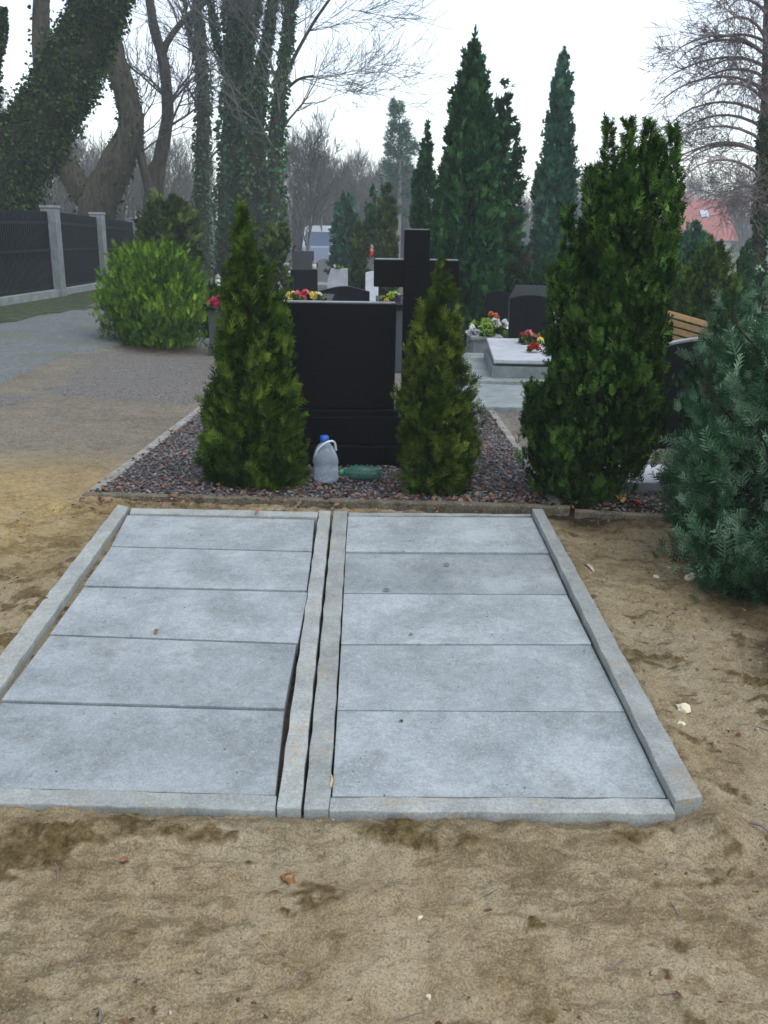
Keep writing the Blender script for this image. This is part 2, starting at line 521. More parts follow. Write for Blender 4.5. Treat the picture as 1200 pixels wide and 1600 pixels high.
def moss_mask(X, Y, fy):
    w = 0.10 + 0 * X
    w = np.maximum(w, 0.34 * blob(X, Y, (-2.3, 3.9), 1.7) ** 0.5)
    w = np.maximum(w, 0.22 * blob(X, Y, (-1.3, 1.5), 1.2) ** 0.5)
    w = np.maximum(w, 0.26 * blob(X, Y, (2.4, 3.2), 1.5) ** 0.5)
    w = np.maximum(w, 0.17 * np.exp(-((Y - fy + 0.10) / 0.12) ** 2))
    w = np.maximum(w, 0.12 * blob(X, Y, (0.9, 1.9), 0.9))
    n_ = fbm(X * 5.6 + 1.5 * fbm(X * 3, Y * 3, 2), Y * 9.5, 5, 0.74)
    return np.clip((n_ + w - 0.685) * 5.0, 0, 1) * (1 - sm(5.0, 5.6, Y))

def build_ground():
    xs = graded(-2.3, 2.7, 0.0135, -420, 420)
    ys = np.concatenate([np.arange(-3, 1.2, 0.1), np.arange(1.2, 5.2, 0.0135), graded(5.2, 8.5, 0.035, 9e9, 700, 1.06)])
    X, Y = np.meshgrid(xs, ys)
    Z = zg(X, Y) + relief(X, Y)
    fld = in_poly(X, Y, FIELD_IN)
    sa, sb = SP(519, 800), SP(470, 1268)
    xc_ = np.interp(Y, [sb.y, sa.y], [sb.x, sa.x])
    Z = np.where(fld, zt(X, Y) - np.where(np.abs(X - xc_) < 0.16, 0.11, 0.030), Z)
    # clods heaped along the front kerb
    fy = SP(500, 1272).y
    dfr = np.abs(Y - (fy - 0.05)); xin = sm(-1.6, -1.2, X) * (1 - sm(1.0, 1.25, X))
    Z = Z + np.where(fld, 0, np.exp(-(dfr / 0.06) ** 2) * xin * (fbm(X * 7, Y * 7, 4, 0.7)) * (0.052 + 0.018 * (1 - sm(-.3, .5, X))))
    rx = np.interp(Y, [FIELD[2].y, FIELD[1].y], [FIELD[2].x, FIELD[1].x])
    Z = Z + np.where(fld, 0, np.exp(-((X - rx - 0.04) / 0.07) ** 2) * (1 - sm(4.6, 5.0, Y)) * sm(fy - .2, fy, Y) * 0.035)
    lx = np.interp(Y, [FIELD[3].y, FIELD[0].y], [FIELD[3].x, FIELD[0].x])
    Z = Z + np.where(fld, 0, np.exp(-((X - lx + 0.05) / 0.10) ** 2) * (1 - sm(4.6, 5.0, Y)) * sm(fy - .2, fy, Y) * 0.03)
    Z = Z + np.where(fld, 0, 0.020 * (1 - sm(0.1, 0.7, np.abs(Y - fy))) * (1 - 0.5 * sm(-.2, .6, X)) * xin)
    bed = in_poly(X, Y, BED)
    Z = np.where(bed, zt(X, Y) - 0.06, Z)
    # zones
    def wp(px, py): q = at(px, py); return (q.x, q.y)
    gpoly = [wp(20, 612), wp(110, 566), wp(200, 544), wp(340, 556), wp(335, 628), wp(240, 640), wp(120, 628)]
    wob = fbm(X * 0.8, Y * 0.8, 3) - 0.5
    gr = in_poly(X + wob * 2.5, Y + wob * 4.5, gpoly).astype(float)
    gr = np.maximum(gr, sm(8.5, 11, Y) * (X > -3.4) * 0.9)
    gr = np.maximum(gr, 0.62 * (1 - sm(-1.4, -0.9, X)) * sm(5.6, 7.0, Y))
    gr = np.maximum(gr, 0.9 * sm(4.9, 5.1, Y) * sm(1.15, 1.3, X))
    moss = 0.55 * sm(5, 9, Y) * (1 - gr) + 0.9 * sm(19, 24, Y)
    turf = moss_mask(X, Y, fy)
    Z = Z + np.where(fld, 0, turf * 0.007 * (0.5 + fbm(X * 30, Y * 30, 2)))
    lit = 0 * X
    for p, r, w in ((wp(1190, 930), 0.6, 1.0), (wp(920, 792), 0.6, 0.9), (wp(990, 790), 0.6, 0.8), (wp(1260, 1010), 0.5, 0.9),
                    (wp(250, 545), 1.6, 0.8), (wp(320, 520), 1.4, 0.8)):
        lit = np.maximum(lit, np.clip(w * blob(X, Y, p, r), 0, 1))
    lit = np.maximum(lit, 0.8 * np.exp(-((Y - 4.93) / 0.07) ** 2) * (X > -1.75) * (X < 2.4))
    lit = np.maximum(lit, 0.42 * np.exp(-((Y - fy + 0.03) / 0.06) ** 2) * xin)
    damp = np.clip((fbm(X * 0.7 + 4, Y * 0.7 + 2, 3) - 0.42) * 4, 0, 1) * (1 - sm(4.5, 6, Y))
    damp = np.maximum(damp, sm(5.4, 7, Y) * 0.7)
    damp = np.maximum(damp, fld * 1.0)
    straw = np.clip(1.5 * blob(X, Y, (-2.55, 4.9), 1.7) * (0.4 + 1.2 * fbm(X * 2, Y * 2, 3)), 0, 1)
    straw = np.maximum(straw, 0.5 * np.clip(1.5 * blob(X, Y, (1.7, 4.2), 0.8), 0, 1))
    damp = damp * (1 - straw)
    V = np.stack([X.ravel(), Y.ravel(), Z.ravel()], 1)
    ny, nx = X.shape
    i = np.arange(ny - 1)[:, None] * nx + np.arange(nx - 1)[None]
    Fc = np.stack([i, i + 1, i + nx + 1, i + nx], -1).reshape(-1, 4)
    o = np_mesh('ground', V, Fc, M['sand'], smooth=True,
                extra={'gravel': gr.ravel(), 'moss': moss.ravel(), 'litter': lit.ravel(), 'damp': damp.ravel(), 'turf': turf.ravel(), 'straw': straw.ravel()})
    o['kind'] = 'structure'
build_ground()

# asphalt path on the left and grass verge by the fence
def sheet(name, outline, mat, up, res=0.25, wob=0.0):
    """a ground sheet bounded by an outline (world xy) that follows the terrain"""
    xs = [p[0] for p in outline]; ys = [p[1] for p in outline]
    gx = np.arange(min(xs) - 0.5, max(xs) + 0.5, res); gy = np.arange(min(ys) - 0.5, max(ys) + 0.5, res)
    X, Y = np.meshgrid(gx, gy)
    w = (fbm(X * 2.2, Y * 2.2, 3) - 0.5) * wob
    ins = in_poly(X + w, Y + w, outline)
    Z = zg(X, Y) + up
    Z = np.where(ins, Z, Z - 0.25)
    V = np.stack([X.ravel(), Y.ravel(), Z.ravel()], 1)
    ny, nx = X.shape
    i = np.arange(ny - 1)[:, None] * nx + np.arange(nx - 1)[None]
    Fc = np.stack([i, i + 1, i + nx + 1, i + nx], -1).reshape(-1, 4)
    keep = ins.ravel()[Fc].any(1)
    Fc = Fc[keep]
    u, inv = np.unique(Fc, return_inverse=True)
    o = np_mesh(name, V[u], inv.reshape(-1, 4), mat, smooth=True)
    o['kind'] = 'structure'
    return o
def wxy(px, py): q = at(px, py, 0, G); return (q.x, q.y)
ka = NT('worn_asphalt')
ka.color(ka.mix(ka.ramp(ka.noise(1.3, 5, 0.7), [(0.45, (0, 0, 0)), (0.7, (1, 1, 1))]),
                ka.ramp(ka.noise(14, 5, 0.8), [(0.3, (0.08, 0.09, 0.095)), (0.7, (0.20, 0.215, 0.22))]), (0.12, 0.14, 0.085)))
ka.set(0.9, 0.2); ka.bump(ka.noise(40, 4, 0.8), 0.6, 0.02)
kg = NT('verge_grass')
kg.color(kg.ramp(kg.noise(5, 6, 0.8), [(0.3, (0.03, 0.042, 0.02)), (0.5, (0.065, 0.085, 0.045)), (0.7, (0.14, 0.13, 0.09))]))
kg.set(0.95, 0.1); kg.bump(kg.noise(18, 4, 0.8), 1.0, 0.05)
path_out = [wxy(-260, 700), wxy(0, 598), wxy(90, 566), wxy(190, 540), wxy(300, 532), wxy(345, 556), wxy(420, 520), wxy(430, 430),
            wxy(340, 425), wxy(240, 440), wxy(150, 476), wxy(0, 506), wxy(-260, 560)]
sheet('path', path_out, ka.m, 0.030, 0.16, 0.35)
verge = [wxy(-300, 566), wxy(0, 512), wxy(150, 482), wxy(250, 448), wxy(420, 430), wxy(420, 408), wxy(200, 430), wxy(150, 448), wxy(0, 474), wxy(-300, 520)]
sheet('grass_verge', verge, kg.m, 0.045, 0.2, 0.3)

# ------------------------------------------------------------------ the two new graves: slabs and kerbs
def plate(name, pts, top, thick, mat, label, cate, group, bevel=0.0022, jit=0.0):
    """a concrete piece whose four top corners stand at measured places"""
    P = [SP(*p) for p in pts]
    c = sum(P, Vector()) / 4
    bm = bmesh.new()
    tv = [bm.verts.new((p.x - c.x, p.y - c.y, 0.04 * (p.y - c.y))) for p in P]
    bv = [bm.verts.new((p.x - c.x, p.y - c.y, 0.04 * (p.y - c.y) - thick)) for p in P]
    bm.faces.new(tv); bm.faces.new(bv[::-1])
    for k in range(4): bm.faces.new((tv[(k + 1) % 4], tv[k], bv[k], bv[(k + 1) % 4]))
    bmesh.ops.recalc_face_normals(bm, faces=bm.faces[:])
    bmesh.ops.bevel(bm, geom=bm.edges[:], offset=bevel, segments=2, profile=0.6, affect='EDGES')
    if jit:   # slightly worn, chipped arrises
        long_e = [e for e in bm.edges if e.calc_length() > 0.2]
        bmesh.ops.subdivide_edges(bm, edges=long_e, cuts=24, use_grid_fill=True)
        for v in bm.verts:
            n = Vector((math.sin(v.co.x * 61 + v.co.y * 37 + c.x * 9), math.cos(v.co.y * 53 + c.y * 7 + v.co.x * 19), 0))
            v.co += n * jit * 0.5
            v.co.z += random.uniform(-1, 0) * jit * 0.6
    o = fin(name, bm, mat)
    o.location = (c.x, c.y, c.z + top)
    return tag(o, label, cate, group)

GS = 'concrete cover slabs of the two new graves'
GK = 'kerbs framing the two new graves'
Lr = [((199, 804), (491, 811)), ((174, 854), (487, 862)), ((131, 916), (479, 924)), ((78, 992), (463, 1006)), ((2, 1096), (444, 1109)), ((-102, 1230), (430, 1244))]
Rr_ = [((544, 807), (831, 809)), ((540, 863), (858, 865)), ((537, 927), (886, 929)), ((533, 1007), (924, 1007)), ((527, 1110), (976, 1112)), ((519, 1246), (1041, 1248))]
ordL = ['farthest', 'second from the back', 'middle', 'second from the front', 'nearest']
shiftL = [(0, 0), (0, 0), (0, 2), (-2, 0), (0, 0)]
for k in range(5):
    (a, b), (d, c) = Lr[k], Lr[k + 1]
    e0, e1 = shiftL[k]
    g = 2.0 + 0.6 * k
    plate('concrete_slab', [(a[0], a[1] + g * 0.5), (b[0] + e1, b[1] + g * 0.5), (c[0] + e1 * 1.2, c[1] - g * 0.5), (d[0], d[1] - g * 0.5)],
          0.0 + 0.002 * (k % 2), 0.06, M['slab'], f'{ordL[k]} grey concrete slab of the left grave', 'concrete slab', GS)
for k in range(5):
    (a, b), (d, c) = Rr_[k], Rr_[k + 1]
    g = [0, 3.0, 2.0, 1.8, 2.4][k]
    g2 = [3.0, 2.0, 1.8, 2.4, 3][k]
    plate('concrete_slab', [(a[0], a[1] + g * 0.5), (b[0], b[1] + g * 0.5), (c[0], c[1] - g2 * 0.5), (d[0], d[1] - g2 * 0.5)],
          0.002 * ((k + 1) % 2) - 0.001, 0.06, M['slab'], f'{ordL[k]} grey concrete slab of the right grave', 'concrete slab', GS)
KT = 0.012
def KP(pts, label, top=KT): return plate('kerb', pts, top, 0.13, M['kerb'], label, 'kerb', GK, 0.0035, 0.0045)
KP([(184, 791), (202, 795), (-124, 1255), (-176, 1255)], 'pale concrete kerb along the outer left side of the left grave')
KP([(499, 800), (517, 801), (470, 1268), (433, 1267)], 'sandy concrete kerb at the inner side of the left grave')
KP([(521, 801), (543, 801), (514, 1270), (475, 1270)], 'sandy concrete kerb at the inner side of the right grave')
KP([(831, 804), (847, 804), (1095, 1258), (1053, 1266)], 'raised concrete kerb along the outer right side of the right grave', 0.034)
KP([(205, 795), (497, 801), (496, 809), (203, 803)], 'thin concrete kerb closing the back of the left grave', 0.006)
KP([(545, 801), (830, 804), (830, 806), (545, 806)], 'thin concrete kerb closing the back of the right grave', 0.004)
KP([(-122, 1230), (432, 1246), (431, 1269), (-150, 1255)], 'pale concrete kerb closing the front of the left grave', 0.008)
KP([(517, 1248), (1045, 1251), (1054, 1274), (515, 1270)], 'pale concrete kerb closing the front of the right grave', 0.008)

# ------------------------------------------------------------------ gravel bed and its kerbs
def strip_kerb(name, a, b, w, h, top, mat, label, group=None, follow=True):
    a = Vector((a[0], a[1], 0)); b = Vector((b[0], b[1], 0))
    L = (b - a).length; d = (b - a) / L; s = Vector((d.y, -d.x, 0)) * (w / 2)
    n = max(2, int(L / 0.06))
    bm = bmesh.new(); rings = []
    for i in range(n + 1):
        p = a + d * (L * i / n)
        z = (T(p.x, p.y)) + top - T(a.x, a.y)
        j = random.uniform(-1, 1) * 0.0025
        q = p - a
        rings.append([bm.verts.new(v) for v in (
            (q.x - s.x + j, q.y - s.y, z - h), (q.x - s.x + j, q.y - s.y, z - 0.006), (q.x - s.x * .86, q.y - s.y * .86, z + j),
            (q.x + s.x * .86, q.y + s.y * .86, z + j), (q.x + s.x + j, q.y + s.y, z - 0.006), (q.x + s.x + j, q.y + s.y, z - h))])
    for A, B in zip(rings, rings[1:]):
        for k in range(6): bm.faces.new((A[k], A[(k + 1) % 6], B[(k + 1) % 6], B[k]))
    bm.faces.new(rings[0][::-1]); bm.faces.new(rings[-1])
    bmesh.ops.recalc_face_normals(bm, faces=bm.faces[:])
    o = fin(name, bm, mat)
    o.location = (a.x, a.y, T(a.x, a.y))
    return tag(o, label, 'kerb', group)
GB = 'old kerbs edging the gravel bed'
fk0, fk1 = at(132, 773), at(884, 794)
mk = fk0 + (fk1 - fk0) * 0.5
strip_kerb('kerb', (fk0.x, fk0.y), (fk1.x + 0.02, fk1.y), 0.055, 0.16, 0.012, M['brown_kerb'], 'mossy brown kerb running behind both new graves in front of the gravel bed', GB)
strip_kerb('kerb', (bedL0.x + 0.01, bedL0.y + 0.04), (bedL1.x, bedL1.y), 0.07, 0.12, 0.004, M['old_kerb'], 'pale worn kerb on the left edge of the gravel bed', GB)
strip_kerb('kerb', (bedR0.x - .02, bedR0.y + 0.05), (bedR1.x, bedR1.y), 0.06, 0.12, 0.008, M['old_kerb'], 'grey kerb on the right edge of the gravel bed by the tall yew', GB)
fr1 = at(1060, 806)
strip_kerb('kerb', (fk1.x + 0.05, fk1.y - 0.01), (fr1.x, fr1.y), 0.05, 0.14, -0.005, M['brown_kerb'], 'dark kerb under the yew and juniper beyond the right grave', GB)

# bed base
kb = NT('bed_soil')
kb.color(kb.ramp(kb.noise(40, 4, 0.8), [(0.3, (0.04, 0.035, 0.035)), (0.7, (0.16, 0.14, 0.14))])); kb.set(0.95, 0.1)
kb.bump(kb.noise(60, 3), 1.0, 0.01)
bs = sheet('gravel_bed', BED, kb.m, -0.012, 0.05)
bs.location.z = 0.0
# stones
def rock_template(seed, n=1):
    r = np.random.default_rng(seed)
    v = np.array([(1, 0, 0), (-1, 0, 0), (0, 1, 0), (0, -1, 0), (0, 0, .6), (0, 0, -.6), (.6, .6, .3), (-.6, .6, .25), (.6, -.6, .3), (-.6, -.6, .3)], float)
    v[:, :] *= r.uniform(0.8, 1.2, v.shape)
    f = np.array([(4, 0, 6), (4, 6, 2), (4, 2, 7), (4, 7, 1), (4, 1, 9), (4, 9, 3), (4, 3, 8), (4, 8, 0),
                  (5, 6, 0), (5, 2, 6), (5, 7, 2), (5, 1, 7), (5, 9, 1), (5, 3, 9), (5, 8, 3), (5, 0, 8)])
    return v, f
def up_frames(n, tilt=0.3):
    a = rng.uniform(0, 2 * np.pi, n)
    D = np.stack([np.cos(a), np.sin(a), rng.normal(size=n) * tilt], 1)
    D /= np.linalg.norm(D, axis=1, keepdims=True)
    U = np.stack([rng.normal(size=n) * tilt, rng.normal(size=n) * tilt, np.ones(n)], 1)
    X = np.cross(D, U); X /= np.linalg.norm(X, axis=1, keepdims=True)
    return np.stack([X, D, np.cross(X, D)], 2)
kst = NT('gravel_stone')
kst.color(kst.ramp(kst.attr('rnd'), [(0.0, (0.06, 0.059, 0.056)), (0.5, (0.13, 0.128, 0.122)), (0.85, (0.20, 0.197, 0.19)), (1.0, (0.36, 0.33, 0.31))]))
kst.set(0.8, 0.3)
def pts_in(poly, n):
    xs = [p[0] for p in poly]; ys = [p[1] for p in poly]
    out = np.zeros((0, 2))
    while len(out) < n:
        x = rng.uniform(min(xs), max(xs), n); y = rng.uniform(min(ys), max(ys), n)
        k = in_poly(x, y, poly)
        out = np.vstack([out, np.stack([x[k], y[k]], 1)])
    return out[:n]
def stones(name, poly, n, s0, s1, label, zf=zt, up=-0.004, mat=None, grad=None):
    parts = []
    for sd in range(4):
        p = pts_in(poly, n // 4)
        P = np.column_stack([p, zf(p[:, 0], p[:, 1]) + up + rng.uniform(-.004, .006, len(p))])
        tv, tf = rock_template(sd)
        s = rng.uniform(s0, s1, (len(p), 3))
        parts.append(scatter(tv, tf, P, up_frames(len(p)), s))
    V, Fc, r = cat(parts)
    o = np_mesh(name, V, Fc, mat or kst.m, rnd=r)
    return tag(o, label, 'gravel', kind='stuff')
stones('gravel', BED, 16000, 0.006, 0.016, 'dark purplish gravel filling the kerbed bed around the black headstone')
rb = [(fr1.x - 1.2, fk1.y + .06), (fr1.x + .3, fr1.y + .05), (fr1.x + 1.2, fr1.y + 1.6), (fk1.x + .0, fk1.y + 1.9)]
stones('gravel', rb, 5000, 0.006, 0.017, 'dark gravel under the juniper and the yew on the right', zg, 0.0)

# fallen leaves
def leaf_tpl():
    v = [(0, 0, 0), (.35, .35, .12), (.28, .8, .1), (0, 1.15, -.05), (-.3, .8, .14), (-.36, .35, .05), (0, .55, -.05)]
    f = [(0, 1, 6), (1, 2, 6), (2, 3, 6), (3, 4, 6), (4, 5, 6), (5, 0, 6)]
    return np.array(v), np.array(f)
def leaves(name, P, s0, s1, label, mat=None):
    tv, tf = leaf_tpl()
    V, Fc, r = scatter(tv, tf, P, up_frames(len(P), 0.35), rng.uniform(s0, s1, len(P)))
    return tag(np_mesh(name, V, Fc, mat or M['dead_leaf'], rnd=r), label, 'leaves', kind='stuff')
p1 = pts_in(BED, 5200)
fy_ = (fk0.y + fk1.y) / 2
keep = (rng.random(5200) < 0.35) | (p1[:, 1] < fy_ + 0.55)
p1 = p1[keep]
edge = np.stack([rng.uniform(fk0.x, fr1.x, 280), fy_ + rng.normal(size=280) * 0.05 - 0.02], 1)
lp = np.vstack([p1, edge])
zz = np.where(in_poly(lp[:, 0], lp[:, 1], BED), zt(lp[:, 0], lp[:, 1]) + 0.008, zg(lp[:, 0], lp[:, 1]) + 0.02)
leaves('fallen_leaves', np.column_stack([lp, zz]), 0.015, 0.04, 'small brown leaves littering the gravel bed and its front kerb')

# chips, clods, twigs on the sand: uncountable small debris
def ground_pts(n, x0, x1, y0, y1):
    x = rng.uniform(x0, x1, n); y = rng.uniform(y0, y1, n)
    k = ~in_poly(x, y, [(p.x, p.y) for p in FIELD])
    x = x[k]; y = y[k]
    return x, y
x, y = ground_pts(11000, -2.6, 3.2, 1.2, 5.0)
w = fbm(x * 2.5, y * 2.5, 3); k = w > 0.46
x, y = x[k], y[k]
P = np.column_stack([x, y, zg(x, y) + relief(x, y) + 0.0])
tv, tf = rock_template(3)
V, Fc, r = scatter(tv, tf, P, up_frames(len(P)), rng.uniform(0.002, 0.007, (len(P), 3)) * np.array([1, 1.6, 0.7]))
kc = NT('clod')
kc.color(kc.ramp(kc.attr('rnd'), [(0.0, (0.06, 0.04, 0.02)), (0.45, (0.17, 0.125, 0.07)), (0.9, (0.36, 0.30, 0.21)), (1.0, (0.46, 0.41, 0.32))])); kc.set(0.95, 0.1)
tag(np_mesh('clods', V, Fc, kc.m, rnd=r), 'small clods and crumbs of soil strewn over the bare sand', 'soil', kind='stuff')
fy = SP(500, 1272).y
n = 1500
x = rng.uniform(-1.9, 1.45, n); y = fy - 0.035 - np.abs(rng.normal(size=n)) * 0.03
P = np.column_stack([x, y, zg(x, y) + relief(x, y) + 0.012 * rng.random(n)])
V, Fc, r = scatter(tv, tf, P, up_frames(n, 0.8), rng.uniform(0.003, 0.011, (n, 3)))
tag(np_mesh('clods', V, Fc, kc.m, rnd=r * 0.6), 'brown clods heaped against the front kerbs', 'soil', kind='stuff')
x, y = ground_pts(1500, -2.6, 3.4, 1.2, 4.9)
P = np.column_stack([x, y, zg(x, y) + relief(x, y) + 0.006])
leaves('fallen_leaves', P, 0.005, 0.022, 'scraps of dry leaf scattered on the bare sand')
# dry twigs and straw
def straws(n, x0, x1, y0, y1, L0, L1, name, label, mat):
    x, y = ground_pts(n, x0, x1, y0, y1)
    parts = []
    for a, b in zip(x, y):
        th = random.uniform(0, math.pi); L = random.uniform(L0, L1)
        z = float(zg(a, b) + relief(a, b)) + 0.006
        q = [(a + math.cos(th) * L * t, b + math.sin(th) * L * t, z + random.uniform(0, 0.006)) for t in (0, .5, 1)]
        parts.append(tube(q, [0.0015, 0.0018, 0.001], 3))
    V, Fc, r = cat(parts)
    tag(np_mesh(name, V, Fc, mat, rnd=r), label, 'twigs', kind='stuff')
straws(420, -2.6, 3.2, 1.2, 4.9, 0.02, 0.09, 'twigs', 'short dark twigs and straws lying on the sand', M['twig_brown'])
kgr = leaf_mat('dry_grass', (0.04, 0.04, 0.010), (0.11, 0.095, 0.03), (0.27, 0.23, 0.11), 8)
def grass_tufts():
    x, y = ground_pts(60000, -2.9, 3.4, 1.15, 5.0)
    k = moss_mask(x, y, SP(500, 1272).y) > rng.uniform(0.25, 1.2, len(x))
    x, y = x[k], y[k]; n = len(x)
    tv = np.array([(-.05, 0, 0), (.05, 0, 0), (.03, .6, .12), (-.03, .6, .12), (0, 1, .3), (0, 1.0, .3)])
    tf = np.array([(0, 1, 2, 3), (3, 2, 4, 5)])
    D = np.stack([rng.normal(size=n) * 1.3, rng.normal(size=n) * 1.3, np.ones(n)], 1)
    P = np.column_stack([x, y, zg(x, y) + relief(x, y) + 0.004])
    V, Fc, r = scatter(tv, tf, P, frames(D), rng.uniform(0.010, 0.024, n))
    tag(np_mesh('grass', V, Fc, kgr, rnd=r), 'sparse short moss and grass blades on the sand beside the graves', 'grass', kind='stuff')
grass_tufts()

def slab_crumbs():
    n = 420
    x = rng.uniform(-1.3, 1.15, n); y = rng.uniform(FIELD[2].y + .02, FIELD[0].y - .03, n)
    k = in_poly(x, y, FIELD_IN) & ((fbm(x * 3, y * 3, 2) > 0.52) | (rng.random(n) < .25)); x, y = x[k], y[k]
    P = np.column_stack([x, y, 0.04 * y + 0.002 + 0.0 * x])
    V, Fc, r = scatter(tv, tf, P, up_frames(len(P)), rng.uniform(0.0012, 0.0042, (len(P), 3)))
    tag(np_mesh('clods', V, Fc, kc.m, rnd=r * .8), 'tiny crumbs of soil lying on the concrete slabs', 'soil', kind='stuff')
slab_crumbs()

# individual stones and leaves that stand out
def one_rock(px, py, s, mat, label, name='stone', flat=0.6, cate='stone'):
    p = at(px, py, 0, G)
    bm = bmesh.new()
    bmesh.ops.create_icosphere(bm, subdivisions=2, radius=1)
    rr = random.Random(int(px * 7 + py))
    ph = [rr.uniform(0, 6) for _ in range(6)]
    for v in bm.verts:
        f = 1 + 0.22 * math.sin(v.co.x * 3 + ph[0]) * math.cos(v.co.y * 4 + ph[1]) + 0.12 * math.sin(v.co.z * 7 + ph[2] + v.co.x * 5)
        v.co = Vector((v.co.x * f * s, v.co.y * f * s * 0.75, v.co.z * f * s * flat))
    o = fin(name, bm, mat)
    o.location = (p.x, p.y, p.z + float(relief(p.x, p.y)) + s * flat * 0.55)
    o.rotation_euler = (0, 0, rr.uniform(0, 3))
    return tag(o, label, cate)
m_pst = plain('pale_limestone', (0.62, 0.56, 0.40), 0.8, 0.2, 0.2, 40)
one_rock(1080, 903, 0.028, m_pst, 'cream stone lying below the juniper on the right', flat=0.9)
one_rock(1068, 1103, 0.035, m_pst, 'large flat cream stone beside the right grave', flat=0.4)
one_rock(1063, 1127, 0.02, m_pst, 'small cream stone just in front of the flat cream one', flat=0.5)
one_rock(1025, 902, 0.016, m_pst, 'small pale stone left of the juniper', flat=0.6)
one_rock(1046, 885, 0.010, m_pst, 'tiny pale pebble between two pale stones', flat=0.6)
one_rock(650, 1308, 0.010, m_pst, 'pale pebble below the front kerb of the right grave', flat=0.7)
one_rock(758, 1333, 0.013, m_pst, 'white pebble on the sand in front of the right grave', flat=0.5)
one_rock(657, 1432, 0.010, m_pst, 'whitish chip on the sand in the lower middle', flat=0.5)
one_rock(670, 1556, 0.007, m_pst, 'tiny white pebble near the bottom edge', flat=0.7)
one_rock(835, 1284, 0.014, plain('grey_pebble', (0.3, 0.29, 0.27), 0.8), 'grey pebble under the front kerb of the right grave', flat=0.8)
one_rock(633, 1243, 0.011, plain('dark_clod', (0.05, 0.035, 0.025), 0.9), 'dark clod of soil on the front edge of the right grave', 'clod', 0.8, 'clod')
bpy.data.objects[-1] if False else None

def one_leaf(px, py, L, c, label, rz=0.0, fn=G, up=0.01, name='fallen_leaf', wid=0.7):
    p = at(px, py, 0, fn)
    bm = bmesh.new()
    n = 8; rows = []
    for i in range(n + 1):
        t = i / n
        w = L * wid * 0.5 * math.sin(math.pi * min(1, t * 0.93 + 0.05)) ** 0.8 * (1 + 0.15 * math.sin(i * 2.3)) + 0.0006
        z = 0.18 * L * math.sin(t * 3) + 0.03 * L * math.sin(t * 9)
        rows.append([bm.verts.new((-w, t * L, z + w * 0.45)), bm.verts.new((0, t * L, z)), bm.verts.new((w, t * L, z + w * 0.35))])
    for a, b in zip(rows, rows[1:]):
        for k in range(2): bm.faces.new((a[k], a[k + 1], b[k + 1], b[k]))
    o = fin(name, bm, plain('leaf_' + name, c, 0.8, 0.2, 0.3, 60), smooth=True)
    o.location = (p.x, p.y, p.z + up + (float(relief(p.x, p.y)) if fn is G else 0)); o.rotation_euler = (0.05, 0.05, rz)
    return tag(o, label, 'leaf')
one_leaf(972, 790, 0.10, (0.42, 0.24, 0.08), 'large ochre leaf on the gravel between yew and juniper', 0.3, G, 0.02, wid=0.9)
one_leaf(1002, 792, 0.06, (0.38, 0.04, 0.03), 'small red leaf right of the ochre leaf', 1.0, G, 0.02)
one_leaf(458, 1382, 0.05, (0.20, 0.08, 0.03), 'rust brown leaf on the sand below the left grave', 0.7)
one_leaf(205, 1352, 0.035, (0.18, 0.085, 0.035), 'small orange brown leaf on the sand at lower left', 1.9)
one_leaf(702, 885, 0.028, (0.20, 0.08, 0.07), 'small dark red leaf on the second slab of the right grave', 1.2, plane_fn, 0.004)
one_leaf(646, 992, 0.022, (0.25, 0.14, 0.12), 'tiny brown leaf on the middle slab of the right grave', 2.2, plane_fn, 0.004)
one_leaf(609, 924, 0.030, (0.16, 0.08, 0.06), 'brown leaf lying in a joint of the right grave', 1.6, plane_fn, 0.004)
one_leaf(243, 993, 0.045, (0.16, 0.09, 0.06), 'dark brown leaf on the joint of the left grave', 0.05, plane_fn, 0.003, wid=0.3)
one_leaf(399, 807, 0.055, (0.30, 0.10, 0.04), 'curled rust leaf on the back kerb of the left grave', -0.3, plane_fn, 0.012, wid=0.3)
one_leaf(628, 1130, 0.016, (0.06, 0.04, 0.03), 'tiny dark crumb of leaf on the nearest slab of the right grave', 0.4, plane_fn, 0.003)
one_leaf(928, 893, 0.11, (0.36, 0.33, 0.27), 'long pale dry leaf on the soil right of the kerb', 0.5, wid=0.25)
one_leaf(944, 915, 0.06, (0.20, 0.15, 0.10), 'short dull dry leaf below the long pale one', 0.4, wid=0.3)
one_leaf(820, 742, 0.055, (0.36, 0.28, 0.18), 'tan leaf on the gravel by the right kerb of the bed', 1.4, T, 0.012)
one_leaf(838, 722, 0.045, (0.36, 0.30, 0.20), 'tan leaf farther up by the right kerb of the bed', 0.7, T, 0.012)

def stick(px0, py0, px1, py1, r, label, mat, fn=G, lift=0.0):
    a, b = at(px0, py0, 0.008, fn), at(px1, py1, 0.008, fn)
    pts = smooth_path([a, (a + b) / 2 + Vector((0.004, 0.004, 0.004)), b + Vector((0, 0, lift))], 8) - np.array(a)
    V, Fc, rr = tube(pts, np.linspace(r, r * 0.5, 8), 6, 0.1)
    o = np_mesh('stick', V, Fc, mat, rnd=rr); o.location = a
    return tag(o, label, 'stick')
m_wood = plain('pale_wood', (0.42, 0.33, 0.20), 0.8, 0.2, 0.3, 40)
stick(518, 1290, 526, 1255, 0.006, 'pale splinter of wood standing against the front of the middle kerb', m_wood)
stick(516, 1232, 517, 1210, 0.005, 'pale wood splinter in the slot beside the right grave slabs', m_wood, plane_fn)
stick(90, 1390, 85, 1345, 0.004, 'thin dark stick lying on the sand at lower left', M['twig_brown'])
stick(154, 1600, 153, 1575, 0.004, 'short dark stick at the bottom edge of the picture', M['twig_brown'])
stick(1172, 1285, 1205, 1302, 0.005, 'dark stick on the sand at the right edge', M['twig_brown'])

